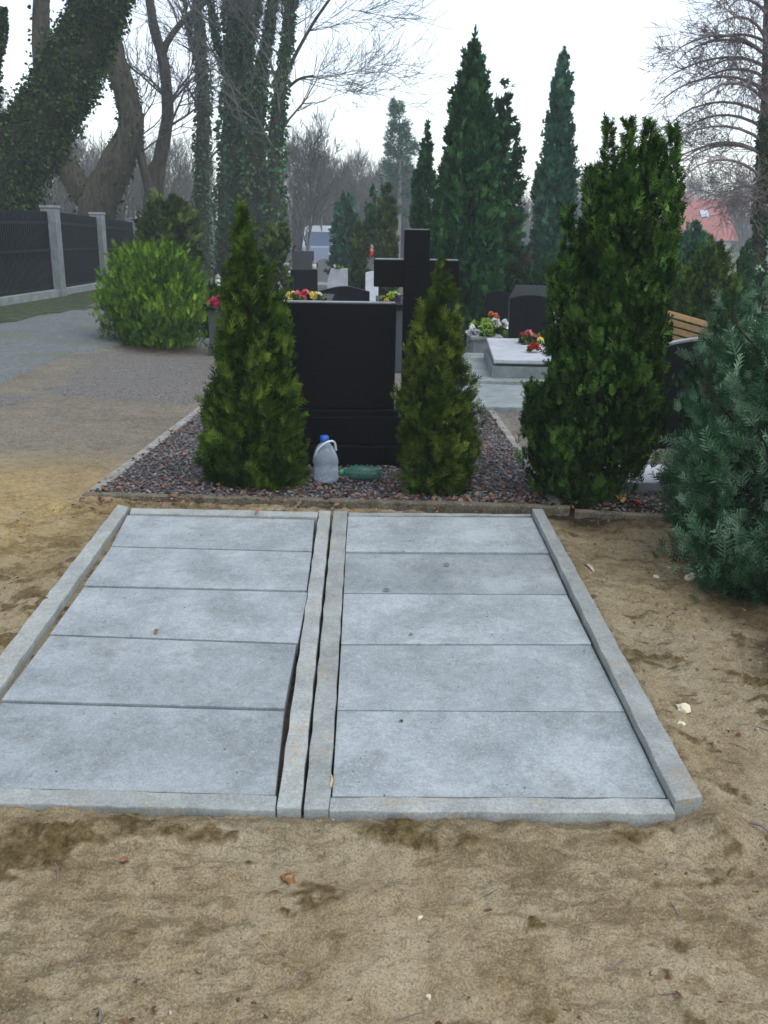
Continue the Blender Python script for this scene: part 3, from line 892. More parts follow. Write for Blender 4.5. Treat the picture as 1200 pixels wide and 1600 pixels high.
# ------------------------------------------------------------------ black headstone and cross
def arch_outline(w, h, rise, n=14, shoulder=0.0):
    pts = [(-w / 2, 0), (w / 2, 0)]
    for i in range(n + 1):
        t = i / n
        x = w / 2 - w * t
        pts.append((x, h - rise + rise * math.sin(math.pi * t)))
    return pts
mp = atY(540, 712, 6.25)
mp.z = T(mp.x, mp.y)
ms = scl(mp)
hd = thing('headstone', 'wide black granite headstone on a stepped base between the two front thujas', 'headstone', (mp.x, mp.y, mp.z - 0.01))
hx = lambda px: (px - 540) * ms
topz = atY(526, 473, 6.25).z - mp.z + 0.01
bm = bmesh.new(); box(bm, (hx(533), 0, 0.075), (1.02, 0.34, 0.15)); fin('plinth', bm, M['black'], hd, 0.008)
bm = bmesh.new(); box(bm, (hx(533), 0.0, 0.245), (0.90, 0.24, 0.19)); fin('base', bm, M['black'], hd, 0.008)
bm = bmesh.new(); box(bm, (hx(530), 0, 0.36), (0.80, 0.16, 0.04)); fin('ledge', bm, M['black'], hd, 0.006)
bm = bmesh.new(); prism(bm, [(hx(440), 0.38), (hx(614), 0.38), (hx(615), topz), (hx(437), topz)], -0.05, 0.05); fin('stele', bm, M['black'], hd, 0.008)
bm = bmesh.new(); box(bm, (hx(526), 0, topz + 0.0045), (178 * ms - 0.018, 0.084, 0.009)); fin('painted_sheen', bm, M['grey_granite'], hd, 0.002)  # grey strip colours the sky's sheen onto the black top face

cp = atY(646, 600, 6.55); cp.z = T(cp.x, cp.y); cs = scl(cp)
cr = thing('cross', 'tall black granite cross standing right behind the wide headstone', 'cross', cp)
ctop = atY(646, 359, 6.55).z - cp.z
arm1 = atY(646, 406, 6.55).z - cp.z; arm0 = atY(646, 448, 6.55).z - cp.z
bm = bmesh.new(); box(bm, (0, 0, ctop / 2), (37 * cs, 0.14, ctop)); fin('upright', bm, M['black'], cr, 0.006)
for sgn in (-1, 1):
    bm = bmesh.new(); box(bm, (sgn * (18.5 + 22) * cs, 0, (arm0 + arm1) / 2), (44 * cs, 0.137, arm1 - arm0)); fin('arm', bm, M['black'], cr, 0.006)
    bm = bmesh.new(); box(bm, (sgn * (18.5 + 21.5) * cs, 0, arm1 + 0.003), (41 * cs, 0.12, 0.006)); fin('painted_sheen', bm, M['grey_granite'], cr, 0.001)  # sky reflection on each arm, put in as a strip of paler granite
bm = bmesh.new(); box(bm, (0, 0, ctop + 0.003), (34 * cs, 0.12, 0.006)); fin('painted_sheen', bm, M['grey_granite'], cr, 0.001)  # same paler strip for the sky's gleam on the cross top
bm = bmesh.new(); box(bm, (0, 0, 0.12), (0.40, 0.30, 0.24)); fin('plinth', bm, M['black'], cr, 0.008)

# plastic jug and green bottle
def m_plastic(name, c, a, rough=0.25):
    k = NT(name)
    k.color(c); k.set(rough, 0.5)
    k.b.inputs['Transmission Weight'].default_value = 0.0
    tr = k.n.new('ShaderNodeBsdfTransparent'); tr.inputs[0].default_value = (0.9, 0.95, 1.0, 1)
    mx = k.n.new('ShaderNodeMixShader'); mx.inputs[0].default_value = a
    fr = k.n.new('ShaderNodeLayerWeight'); fr.inputs[0].default_value = 0.35
    k.l.new(k.math('MINIMUM', k.math('ADD', k.math('MULTIPLY', fr.outputs['Facing'], 0.6), a), 1.0), mx.inputs[0])
    k.l.new(tr.outputs[0], mx.inputs[1]); k.l.new(k.b.outputs[0], mx.inputs[2])
    k.l.new(mx.outputs[0], k.n['Material Output'].inputs['Surface'])
    return k.m
m_clear = m_plastic('clear_plastic', (0.50, 0.58, 0.66), 0.30)
jp = at(510, 753); js = scl(jp)
jug = thing('water_jug', 'empty clear plastic water jug with blue cap in front of the headstone', 'plastic jug', (jp.x, jp.y, jp.z))
bm = bmesh.new()
lathe(bm, [(0.055, 0.0), (0.072, 0.012), (0.078, 0.03), (0.074, 0.045), (0.078, 0.06), (0.078, 0.10), (0.073, 0.112), (0.078, 0.124), (0.076, 0.16), (0.072, 0.18), (0.055, 0.215), (0.035, 0.24), (0.022, 0.252), (0.02, 0.262)], 28)
for v in bm.verts:
    v.co.x *= 1 + 0.04 * math.sin(v.co.z * 60 + v.co.y * 40); v.co.x -= v.co.z * 0.04
fin('body', bm, m_clear, jug, smooth=True)
bm = bmesh.new(); lathe(bm, [(0.026, 0), (0.028, 0.004), (0.028, 0.028), (0.022, 0.036)], 20, (-0.011, 0, 0.258)); fin('cap', bm, plain('blue_cap', (0.02, 0.10, 0.42), 0.4), jug, smooth=True)
V, Fc, r = tube(smooth_path([(-.07, -.03, .15), (-.055, -.05, .21), (-.01, -.055, .255), (0.03, -.04, .268), (.052, -.01, .25), (.06, .01, .2)], 18), [0.007] * 18, 8)
np_mesh('handle', V, Fc, plain('milky_plastic', (0.62, 0.70, 0.74), 0.35, 0.5, 0.1), jug, rnd=r, smooth=True)

gp = at(565, 752)
gb = thing('green_bottle', 'green plastic bottle lying on its side before the headstone', 'bottle', (gp.x, gp.y, gp.z + 0.05), 0.0)
bm = bmesh.new()
lathe(bm, [(0.03, 0), (0.044, 0.01), (0.046, 0.05), (0.042, 0.065), (0.046, 0.08), (0.046, 0.16), (0.04, 0.19), (0.02, 0.22), (0.016, 0.235)], 22)
bmesh.ops.rotate(bm, verts=bm.verts[:], cent=(0, 0, 0), matrix=Matrix.Rotation(rad(-88), 3, 'Y'))
bmesh.ops.translate(bm, verts=bm.verts[:], vec=(0.12, 0, 0))
fin('body', bm, m_plastic('green_plastic', (0.03, 0.13, 0.09), 0.6), gb, smooth=True)
bm = bmesh.new(); lathe(bm, [(0.019, 0), (0.019, 0.022), (0.015, 0.026)], 16)
bmesh.ops.rotate(bm, verts=bm.verts[:], cent=(0, 0, 0), matrix=Matrix.Rotation(rad(-88), 3, 'Y'))
bmesh.ops.translate(bm, verts=bm.verts[:], vec=(-0.112, 0, 0.008))
fin('cap', bm, plain('green_cap', (0.02, 0.30, 0.12), 0.4), gb, smooth=True)
V, Fc, r = None, None, None

# ------------------------------------------------------------------ foliage
def spray_tpl(nside=4, ang=38, wid=0.06, side=0.42, droop=0.06):
    """flat fern-like spray of scale leaves, length 1 along +Y"""
    V, Fc = [], []
    def dia(p, q, w):
        p = np.array(p, float); q = np.array(q, float); d = q - p; s = np.array([d[1], -d[0], 0]); s = s / (np.linalg.norm(s) + 1e-9) * w
        m = p + d * 0.45
        i = len(V); V.extend([p, m + s, q, m - s]); Fc.append((i, i + 1, i + 2, i + 3))
    dia((0, 0, 0), (0, 1, -droop), wid)
    for k in range(nside):
        t = 0.15 + 0.75 * k / nside
        L = side * (1 - 0.55 * t)
        for sg in (-1, 1):
            a = rad(ang)
            dia((0, t, -droop * t), (sg * L * math.sin(a), t + L * math.cos(a), -droop * t + 0.07 * ((k % 2) * 2 - 1) * sg), wid * 0.85)
    return np.array(V), np.array(Fc)
SPRAY = spray_tpl()
SPRAY_FINE = spray_tpl(5, 42, 0.05, 0.5)
PLUME = spray_tpl(7, 50, 0.035, 0.42, 0.15)
SPRAY_LOW = spray_tpl(2, 36, 0.12, 0.5)
TUFT = (np.array([(-.09, 0, 0), (.09, 0, 0), (0, 1, 0), (0, 0, -.09), (0, 0, .09), (.12, .9, .2), (-.12, .25, .1), (-.45, .8, .0), (-.2, .1, 0)]),
        np.array([(0, 1, 2), (3, 4, 5), (6, 7, 8)]))
IVY = (np.array([(0, 0, 0), (.42, .25, .1), (.3, .75, .05), (0, 1, -.1), (-.32, .72, .08), (-.44, .22, .04)]),
       np.array([(0, 1, 2, 3), (0, 3, 4, 5)]))

def stem_mesh(h, r, lean=(0, 0), nb=0, R=0.3, prof=None):
    parts = [tube([(lean[0] * t, lean[1] * t, h * t) for t in np.linspace(0, 1, 8)], np.linspace(r, r * 0.15, 8), 7, 0.06)]
    for k in range(nb):
        t = random.uniform(0.05, 0.9); a = random.uniform(0, 2 * math.pi)
        L = 0.8 * (prof(t) if prof else R)
        s = np.array([lean[0] * t, lean[1] * t, h * t])
        e = s + np.array([math.cos(a) * L, math.sin(a) * L, L * 0.8])
        parts.append(tube([s, (s + e) / 2 - np.array([0, 0, L * 0.08]), e], [r * 0.35 * (1 - t * .7), r * 0.25 * (1 - t * .7), r * 0.08], 4))
    return cat(parts)

def conifer(name, label, cate, base, h, prof, mat, n, size, tpl=None, upness=0.8, z0=0.0, group=None, lean=(0, 0), lump=0.22,
            lump_n=26, inner=0.35, rz=0.0, stem_r=None, out=1.0, spike=0.0, flatten=1.0, stemmat=None, part='foliage', seed=0, tilt=None, tuft=0.6, tuft_n=60):
    """a shrub or conifer: stem + foliage of many small sprays spread through the crown's volume"""
    tpl = tpl or SPRAY
    t = thing(name, label, cate, base, rz, group)
    r = np.random.default_rng(seed + 11)
    # sample heights in proportion to the crown's girth
    tt = np.linspace(0, 1, 200); pr = np.array([max(prof(v), 0.0) for v in tt])
    wgt = pr + 0.02 * pr.max(); cdf = np.cumsum(wgt); cdf /= cdf[-1]
    # clumps pull the sprays together so that light and dark parts form
    nc = max(20, n // 14)
    ct = np.interp(r.random(nc), cdf, tt); ca = r.uniform(0, 2 * np.pi, nc)
    cR = np.interp(ct, tt, pr)
    # large lumps of the outline
    L_t = r.random(lump_n); L_a = r.uniform(0, 2 * np.pi, lump_n); L_s = r.uniform(-1, 1, lump_n)
    def lumpf(t_, a_):
        s = np.zeros_like(t_)
        for q in range(lump_n):
            da = np.abs((a_ - L_a[q] + np.pi) % (2 * np.pi) - np.pi)
            s += L_s[q] * np.exp(-(((t_ - L_t[q]) / 0.09) ** 2) - (da / 0.55) ** 2)
        return np.clip(s, -1, 1)
    rr = (inner + (1 - inner) * r.random(nc) ** 0.45)
    cR = np.maximum(cR * 0.95 - size * 0.14, cR * 0.3)
    cR2 = cR * rr * (1 + lump * lumpf(ct, ca))
    ci = r.integers(0, nc, n)
    cs_ = np.maximum(pr.max() * 0.15, size * 0.45)
    off = r.normal(size=(n, 3)) * cs_ * np.array([0.55, 0.55, 1.1]) * np.clip(cR[ci] / pr.max() + 0.15, 0, 1)[:, None]
    P = np.stack([np.cos(ca[ci]) * cR2[ci], np.sin(ca[ci]) * cR2[ci] * flatten, z0 + ct[ci] * (h - z0)], 1) + off
    # flame-shaped tufts: short ascending branches that reach the outline, with dark gaps between them
    inb = r.random(n) < tuft
    nbn = max(24, int(n * tuft / tuft_n))
    bt = np.interp(r.random(nbn), cdf, tt) * 0.97 + 0.02; ba = r.uniform(0, 2 * np.pi, nbn); bR = np.interp(bt, tt, pr)
    bR2 = (bR - size * 0.10) * r.uniform(0.82, 1.10, nbn) * (1 + 0.5 * lump * lumpf(bt, ba))
    bi = r.integers(0, nbn, n)
    bd = np.stack([np.cos(ba), np.sin(ba), r.uniform(1.2, 2.6, nbn) * max(0.35, upness)], 1); bd /= np.linalg.norm(bd, axis=1, keepdims=True)
    bL = pr.max() * r.uniform(0.45, 0.95, nbn) * np.clip(bR / pr.max() + 0.25, 0, 1)
    tip = np.stack([np.cos(ba) * bR2, np.sin(ba) * bR2 * flatten, z0 + bt * (h - z0)], 1)
    u_ = r.random(n) ** 0.8
    sg = (0.05 + 0.20 * np.minimum(u_, 0.6)) * bL[bi]
    PB = tip[bi] - bd[bi] * (bL[bi] * u_)[:, None] + r.normal(size=(n, 3)) * sg[:, None]
    P = np.where(inb[:, None], PB, P)
    P[:, 2] = np.clip(P[:, 2], 0.01, h * 1.02)
    tz = np.clip((P[:, 2] - z0) / (h - z0), 0, 1)
    P[:, 0] += lean[0] * tz; P[:, 1] += lean[1] * tz
    rad_dir = np.stack([P[:, 0] - lean[0] * tz, P[:, 1] - lean[1] * tz, np.zeros(n)], 1)
    rad_dir /= (np.linalg.norm(rad_dir, axis=1, keepdims=True) + 1e-6)
    D = rad_dir * out * (1 - 0.5 * tz[:, None]) + np.array([0, 0, upness]) + r.normal(size=(n, 3)) * 0.38
    if tilt is not None: D = D + np.array(tilt)
    D = np.where(inb[:, None], bd[bi] * 1.3 + r.normal(size=(n, 3)) * 0.42, D)
    s = size * r.uniform(0.55, 1.3, n)
    rag = r.random(n) < 0.07                      # longer shoots that stick out and roughen the outline
    s = np.where(rag, s * 1.35, s)
    P = P + rad_dir * (rag * np.interp(tz, tt, pr) * r.uniform(0.0, 0.12, n))[:, None] + np.array([0, 0, 1]) * (rag * size * r.uniform(0, .8, n))[:, None]
    # spikes: leading shoots
    P = P - D / np.linalg.norm(D, axis=1, keepdims=True) * (s * 0.5)[:, None]
    V, Fc, rn = scatter(tpl[0], tpl[1], P, frames(D), s)
    # sprays of one clump share their tone
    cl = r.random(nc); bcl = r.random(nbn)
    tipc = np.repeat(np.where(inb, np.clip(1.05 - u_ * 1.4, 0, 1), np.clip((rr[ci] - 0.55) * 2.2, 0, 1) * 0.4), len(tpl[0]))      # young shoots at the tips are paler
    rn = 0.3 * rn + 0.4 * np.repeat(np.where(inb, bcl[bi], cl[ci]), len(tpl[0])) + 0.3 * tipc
    np_mesh(part, V, Fc, mat, t, rnd=rn)
    sv, sf, sr = stem_mesh(h * 0.93, stem_r or max(0.012, pr.max() * 0.09), lean, 14, prof=lambda q: float(np.interp(q, tt, pr)))
    np_mesh('stem', sv, sf, stemmat or M['stem'], t, rnd=sr, smooth=True)
    return t

def prof_pts(pts):
    xs = [p[0] for p in pts]; ys = [p[1] for p in pts]
    return lambda t: float(np.interp(t, xs, ys))

def from_px(cx, ytop, ybase, Y, widths, **kw):
    """base, height and profile (metres) of a plant at distance Y from its outline: widths = [(row, full width px)...]"""
    b = atY(cx, (ybase + ytop) / 2, Y); s = scl(b)
    base = Vector((b.x, b.y, G(b.x, b.y)))
    ztop = atY(cx, ytop, Y).z; zbot = atY(cx, ybase, Y).z
    h = ztop - base.z
    pts = []
    for row, w in widths:
        z = atY(cx, row, Y).z
        pts.append(((z - base.z) / h, w * s / 2))
    pts.sort()
    pts = [(max(0, a), b_) for a, b_ in pts]
    return base, h, prof_pts(pts)

def bedbase(b): b = b.copy(); b.z = T(b.x, b.y); return b

# front left thuja
Yl = at(400, 757).y + 0.12
b, h, pf = from_px(398, 312, 760, Yl, [(306, 2), (335, 15), (370, 36), (420, 64), (480, 98), (540, 126), (600, 148), (660, 166), (715, 166), (750, 140), (768, 70)])
conifer('thuja_shrub', 'tall dark green conical thuja left of the black headstone', 'shrub', bedbase(b), h, pf, M['thuja'], 8500, 0.085, SPRAY_FINE, 0.9,
        group='conical thujas flanking the headstone', seed=1, lump=0.32, lump_n=60, lean=(-0.05, 0))
Yr = at(680, 775).y + 0.12
b, h, pf = from_px(683, 405, 778, Yr, [(400, 2), (420, 18), (460, 44), (500, 66), (550, 90), (600, 106), (650, 118), (700, 120), (750, 98), (780, 56)])
conifer('thuja_shrub', 'shorter golden green conical thuja right of the black headstone', 'shrub', bedbase(b), h, pf, M['thuja_gold'], 6800, 0.075, SPRAY_FINE, 0.9,
        group='conical thujas flanking the headstone', seed=2, lump=0.26, lump_n=50)
# small tuft at right foot of left thuja
b = at(460, 750)
conifer('thuja_shrub', 'small thuja shoot with pale tips between left thuja and plastic jug', 'shrub', b, 0.32, prof_pts([(0, .05), (.5, .08), (1, .01)]), M['thuja'], 450, 0.06, SPRAY_FINE, 1.0, seed=3)

# tall column yew on the right: several upright shoots
Yy = at(915, 788).y + 0.2
b, h, pf = from_px(928, 232, 790, Yy, [(232, 30), (262, 96), (300, 126), (400, 142), (500, 168), (560, 188), (620, 212), (680, 192), (740, 120), (790, 60)])
conifer('yew', 'tall dense dark green columnar yew right of the gravel bed', 'tree', b, h, pf, M['yew'], 14000, 0.08, SPRAY, 1.3, seed=4, lump=0.2, inner=0.3, out=0.5, lump_n=60, lean=(0.20, 0))
yw = bpy.data.objects['yew']
def shoots(parent, base, items, mat, seed):
    """upright leading shoots that break the outline of the crown"""
    r = np.random.default_rng(seed)
    for (px, y0, y1, w) in items:
        q0 = atY(px, y1, base.y + r.uniform(-.1, .1)) - base; q1 = atY(px + r.uniform(-6, 6), y0, base.y) - base
        s = scl(base); n = int(120 * abs(y1 - y0) / 60)
        t = r.random(n)
        P = np.array(q0)[None] * (1 - t[:, None]) + np.array(q1)[None] * t[:, None]
        wd = w * s / 2 * (1 - t * 0.75)
        a = r.uniform(0, 6.28, n); P[:, 0] += np.cos(a) * wd * 0.6; P[:, 1] += np.sin(a) * wd * 0.6
        D = np.stack([np.cos(a) * 0.6, np.sin(a) * 0.6, np.full(n, 1.1)], 1) + r.normal(size=(n, 3)) * 0.25
        V, Fc, rn = scatter(*SPRAY, P, frames(D), 0.07 * r.uniform(0.6, 1.2, n))
        np_mesh('leading_shoot', V, Fc, mat, parent, rnd=rn)
shoots(yw, b, [(948, 196, 310, 26), (978, 196, 300, 24), (1008, 200, 300, 30), (1052, 206, 340, 24), (1030, 222, 310, 30), (927, 270, 400, 34), (905, 380, 520, 34), (870, 420, 560, 34), (884, 330, 480, 30), (826, 600, 690, 22)], M['yew'], 5)
b, h, pf = from_px(900, 262, 790, Yy + 0.7, [(262, 4), (280, 22), (320, 30), (345, 12), (420, 60), (520, 84), (650, 76), (720, 50), (780, 24)])
conifer('yew', 'slim pointed yew at the left flank of the tall dense yew', 'tree', b, h, pf, M['yew'], 2600, 0.085, SPRAY, 1.2, seed=6, lump=0.3)

# juniper at the right edge (feathery blue-green plumes)
jb = at(1195, 930); jb.y += 0.35
b = Vector((jb.x + 0.22, jb.y, G(jb.x, jb.y)))
conifer('juniper', 'feathery blue-green juniper spreading in from the right edge', 'shrub', b, 1.18,
        prof_pts([(0, .40), (.15, .52), (.35, .60), (.55, .60), (.75, .5), (.9, .36), (1, .15)]), M['juniper'], 11500, 0.10, PLUME, 0.8, seed=8, lump=0.5, inner=0.3, lump_n=40, out=0.9, tuft=0.85, tuft_n=95)
jun = bpy.data.objects['juniper']
b2 = atY(1112, 620, jb.y + 1.0); b2.z = G(b2.x, b2.y)
h2 = atY(1115, 455, b2.y).z - b2.z
conifer('juniper', 'upright juniper with a pale blunt tip behind the spreading one', 'shrub', b2 + Vector((0.06, 0, 0)), h2,
        prof_pts([(0, .16), (.3, .24), (.6, .24), (.85, .15), (1, .06)]), M['juniper'], 2600, 0.085, PLUME, 0.8, seed=9, lump=0.25)

# bright ball thuja by the path
pb = at(240, 546)
b, h, pf = from_px(240, 384, 548, pb.y + 0.7, [(384, 50), (400, 110), (430, 150), (465, 164), (500, 150), (530, 100), (552, 40)])
conifer('ball_thuja', 'bright yellow-green ball thuja at the edge of the path', 'shrub', b, h, pf, M['bright'], 9500, 0.12, SPRAY, 1.4, z0=0.16, seed=10, lump=0.15, lump_n=40)
b, h, pf = from_px(265, 308, 500, pb.y + 6, [(308, 30), (325, 85), (350, 105), (400, 110), (450, 100), (500, 60)])
conifer('evergreen_shrub', 'dark olive shrub rising behind the bright ball thuja', 'shrub', b, h, pf, M['olive'], 3200, 0.24, SPRAY_LOW, 0.6, seed=12, lump=0.35)
b, h, pf = from_px(330, 440, 540, pb.y + 2, [(440, 20), (470, 36), (500, 44), (530, 40), (545, 30)])
conifer('evergreen_shrub', 'small dark shrub below the pink flowers left of the tall thuja', 'shrub', b, h, pf, M['yew'], 800, 0.15, SPRAY_LOW, 0.6, seed=13)
b, h, pf = from_px(432, 350, 520, 17, [(350, 40), (358, 44), (400, 46), (450, 46), (520, 40)])
conifer('hedge_block', 'clipped flat-topped olive hedge beside the ivy clad trees', 'hedge', b, h, pf, M['olive'], 1800, 0.16, SPRAY_LOW, 0.6, seed=14, lump=0.1)

# cypresses in the middle distance
def cyp(label, cx, ytop, ybase, Y, widths, mat, n, size, seed, name='cypress', lump=0.2, group='evergreens of the cemetery', upn=1.0, tpl=None, inner=0.3, out=0.8, cate='tree'):
    b, h, pf = from_px(cx, ytop, ybase, Y, widths)
    n = int(n * 1.9); size = size * 0.72; lump = lump * 0.6
    return conifer(name, label, cate, b, h, pf, mat, n, size, tpl or SPRAY_LOW, upn, seed=seed, lump=lump, group=group, lump_n=50, inner=inner, out=out)
cyp('tallest dark green cypress, broad and pointed, behind the cross', 731, 60, 600, 15.5,
    [(60, 3), (65, 14), (100, 32), (150, 58), (200, 74), (260, 92), (320, 104), (400, 112), (480, 112), (560, 100), (620, 70)], M['cypress'], 9000, 0.24, 21, lump=0.2)
cyp('drooping dark cypress leaning out at the right of the tallest one', 778, 130, 560, 17.5,
    [(130, 6), (170, 34), (220, 60), (270, 70), (320, 84), (400, 90), (500, 80)], M['cypress'], 3600, 0.26, 22, lump=0.5, upn=0.1, inner=0.15)
cyp('slender blue-green cypress standing alone against the sky', 866, 75, 560, 21,
    [(75, 2), (95, 16), (130, 30), (180, 42), (230, 54), (280, 62), (330, 62), (400, 60), (470, 56), (540, 50)], M['cypress_blue'], 5200, 0.26, 23, lump=0.12, upn=1.4)
cyp('narrow dark cypress just left of the tallest one', 663, 188, 540, 19,
    [(188, 2), (210, 12), (250, 28), (300, 42), (360, 50), (430, 52), (520, 50)], M['cypress'], 2600, 0.24, 24, lump=0.35)
cyp('dark thuja column left of the cross', 603, 282, 520, 24, [(282, 8), (300, 22), (340, 32), (400, 38), (480, 40)], M['olive'], 1500, 0.24, 25)
cyp('dark green thuja column between two lower ones', 580, 290, 520, 27, [(290, 6), (320, 18), (370, 24), (440, 26)], M['cypress'], 1100, 0.25, 26)
cyp('rounded greyish green conifer farthest left of the alley group', 540, 300, 500, 30, [(300, 10), (320, 30), (350, 44), (400, 52), (450, 54)], M['cypress_blue'], 1700, 0.28, 27, lump=0.35)
cyp('low olive thuja in front of the greyish conifer', 562, 345, 500, 26, [(345, 8), (370, 30), (410, 40), (460, 44)], M['olive'], 1100, 0.24, 28)
cyp('low reddish brown shrub right of the tallest cypress', 800, 375, 520, 18, [(375, 30), (400, 56), (430, 64), (480, 60)], M['brown_shrub'], 1400, 0.2, 29, 'brown_shrub', 0.3, cate='shrub')
cyp('dark green shrub at the foot of the slender blue-green cypress', 850, 400, 540, 17, [(400, 40), (430, 70), (470, 80), (520, 70)], M['cypress'], 1400, 0.2, 30, 'evergreen_shrub', 0.3, cate='shrub')
cyp('bright green rounded thuja in front of the red roofed house', 1103, 370, 600, 11.5, [(370, 16), (390, 50), (420, 84), (460, 96), (520, 100), (580, 80)], M['thuja'], 3200, 0.13, 31, 'ball_thuja', 0.18, cate='shrub', tpl=SPRAY)
cyp('blue-green conical spruce left of the rounded thuja', 1074, 345, 560, 15, [(345, 6), (365, 34), (400, 56), (450, 70), (520, 80)], M['cypress_blue'], 2000, 0.2, 32, 'spruce', 0.25)
cyp('small dark columnar thuja near the trunk of the larch', 1158, 376, 540, 16, [(376, 4), (395, 18), (430, 24), (500, 26)], M['cypress'], 800, 0.17, 33)
cyp('thin green bush to the right behind the yew', 1045, 400, 560, 13, [(400, 16), (430, 40), (480, 50), (540, 50)], M['thuja'], 1100, 0.14, 34, 'evergreen_shrub', cate='shrub')
cyp('low pale green shrub at the right edge above the juniper', 1190, 425, 560, 9.5, [(425, 20), (445, 50), (480, 64), (540, 64)], M['juniper'], 1500, 0.13, 35, 'evergreen_shrub', cate='shrub')

# ------------------------------------------------------------------ bare and ivy clad trees
def rot_dir(d, ang, az):
    d = d / np.linalg.norm(d)
    a = np.array([0, 0, 1.0]) if abs(d[2]) < 0.9 else np.array([1.0, 0, 0])
    u = np.cross(d, a); u /= np.linalg.norm(u); v = np.cross(d, u)
    return d * math.cos(ang) + (u * math.cos(az) + v * math.sin(az)) * math.sin(ang)

def grow(out, p, d, L, r, lev, rnd_, maxlev, upb=0.12, ang=(22, 48), nb=(3, 5), wob=0.12, minr=0.004, droop=0.0):
    k = 5 if lev < maxlev else 3
    pts = [p]; q = p.copy(); dd = d / np.linalg.norm(d)
    for i in range(k - 1):
        dd = dd + np.array([rnd_.gauss(0, wob), rnd_.gauss(0, wob), rnd_.gauss(0, wob * .6) + upb - droop * i]); dd /= np.linalg.norm(dd)
        q = q + dd * L / (k - 1); pts.append(q.copy())
    rr = np.linspace(r, max(r * 0.5, minr), k)
    out.append((lev, np.array(pts), rr))
    if lev >= maxlev: return
    n = rnd_.randint(*nb)
    for i in range(n):
        t = rnd_.uniform(0.3, 1.0); j = t * (k - 1); a = min(int(j), k - 2); f = j - a
        s = pts[a] * (1 - f) + pts[a + 1] * f
        nd = rot_dir(pts[a + 1] - pts[a], rad(rnd_.uniform(*ang)), rnd_.uniform(0, 6.28))
        grow(out, s, nd, L * rnd_.uniform(0.5, 0.78), max(r * rnd_.uniform(0.4, 0.6), minr), lev + 1, rnd_, maxlev, upb, ang, nb, wob, minr, droop)
    grow(out, pts[-1], dd, L * 0.72, max(r * 0.5, minr), lev + 1, rnd_, maxlev, upb, ang, nb, wob, minr, droop)

def tubes_of(lst, sides=(7, 5, 4, 3, 3, 3, 3)):
    return cat([tube(p, r, sides[min(l, 6)]) for l, p, r in lst])

def bare_tree(name, label, base, h, r, seed, mat, tmat, maxlev=5, group=None, d0=(0, 0, 1), trunk_frac=0.35, nb=(3, 4), ang=(20, 45), minr=0.006, upb=0.08, droop=0.0):
    rn = random.Random(seed)
    t = thing(name, label, 'tree', base, 0, group)
    d = np.array(d0, float); d /= np.linalg.norm(d)
    k = 8; pts = [np.array([0, 0, -0.1])]; q = np.array([0, 0, 0.0]); dd = d.copy()
    for i in range(k):
        dd = dd + np.array([rn.gauss(0, .05), rn.gauss(0, .05), 0.03]); dd /= np.linalg.norm(dd)
        q = q + dd * h * trunk_frac * 2.1 / k; pts.append(q.copy())
    V, Fc, rr = tube(pts, np.linspace(r * 1.15, r * 0.35, k + 1), 9, 0.04)
    np_mesh('trunk', V, Fc, tmat, t, rnd=rr, smooth=True)
    out = []
    for i in range(3, k + 1):
        for _ in range(1 if i < k else 3):
            nd = rot_dir(pts[i] - pts[i - 1], rad(rn.uniform(*ang)) * (1 if i < k else .5), rn.uniform(0, 6.28))
            grow(out, pts[i].copy(), nd, h * 0.26 * rn.uniform(.8, 1.15), r * 0.4 * (1 - i / k * 0.4), 1, rn, maxlev, upb, ang, nb, 0.12, minr, droop)
    V, Fc, rr = tubes_of(out)
    np_mesh('crown', V, Fc, mat, t, rnd=rr)
    return t

# far bare trees fading into the mist (three kinds, copied)
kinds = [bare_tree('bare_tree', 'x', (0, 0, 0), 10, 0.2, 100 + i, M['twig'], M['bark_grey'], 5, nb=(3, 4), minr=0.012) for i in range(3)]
def far_tree(px, ytop, Y, kind, label, k0=[0, 0, 0], group='leafless trees in the mist'):
    src = kinds[kind]
    if k0[kind] == 0: o = src
    else: o = copy_tree(src)
    k0[kind] += 1
    b_ = spot(px, Y, 400)
    top = atY(px, ytop, Y).z
    s = (top - b_.z) / tree_h[kind]
    o.location = b_; o.scale = (s, s, s); o.rotation_euler = (0, 0, k0[kind] * 1.7 + kind)
    tag(o, label, 'tree', group)
    return o
ORD = ['first', 'second', 'third', 'fourth', 'fifth', 'sixth', 'seventh', 'eighth', 'ninth', 'tenth', 'eleventh', 'twelfth', 'thirteenth', 'fourteenth', 'fifteenth', 'sixteenth']
tree_h = []
for kd in kinds:
    me = [c for c in kd.children if c.name.startswith('crown')][0].data
    tree_h.append(max(v.co.z for v in me.vertices))
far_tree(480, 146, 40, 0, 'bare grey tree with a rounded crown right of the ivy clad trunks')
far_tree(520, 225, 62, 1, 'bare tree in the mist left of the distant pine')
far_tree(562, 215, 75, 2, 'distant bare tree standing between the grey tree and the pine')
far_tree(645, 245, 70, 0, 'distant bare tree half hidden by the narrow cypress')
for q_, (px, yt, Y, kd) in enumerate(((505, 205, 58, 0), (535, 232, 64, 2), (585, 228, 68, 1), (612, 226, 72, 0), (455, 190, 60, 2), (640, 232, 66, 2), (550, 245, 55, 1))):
    far_tree(px, yt, Y, kd, ['grey misty tree just right of the rounded grey tree', 'grey misty tree above the rounded conifer', 'grey misty tree left of the distant pine', 'grey misty tree directly behind the distant pine', 'grey misty tree close to the ivy clad trunks', 'grey misty tree left of the narrow cypress', 'lower grey misty tree in the middle of the alley'][q_])
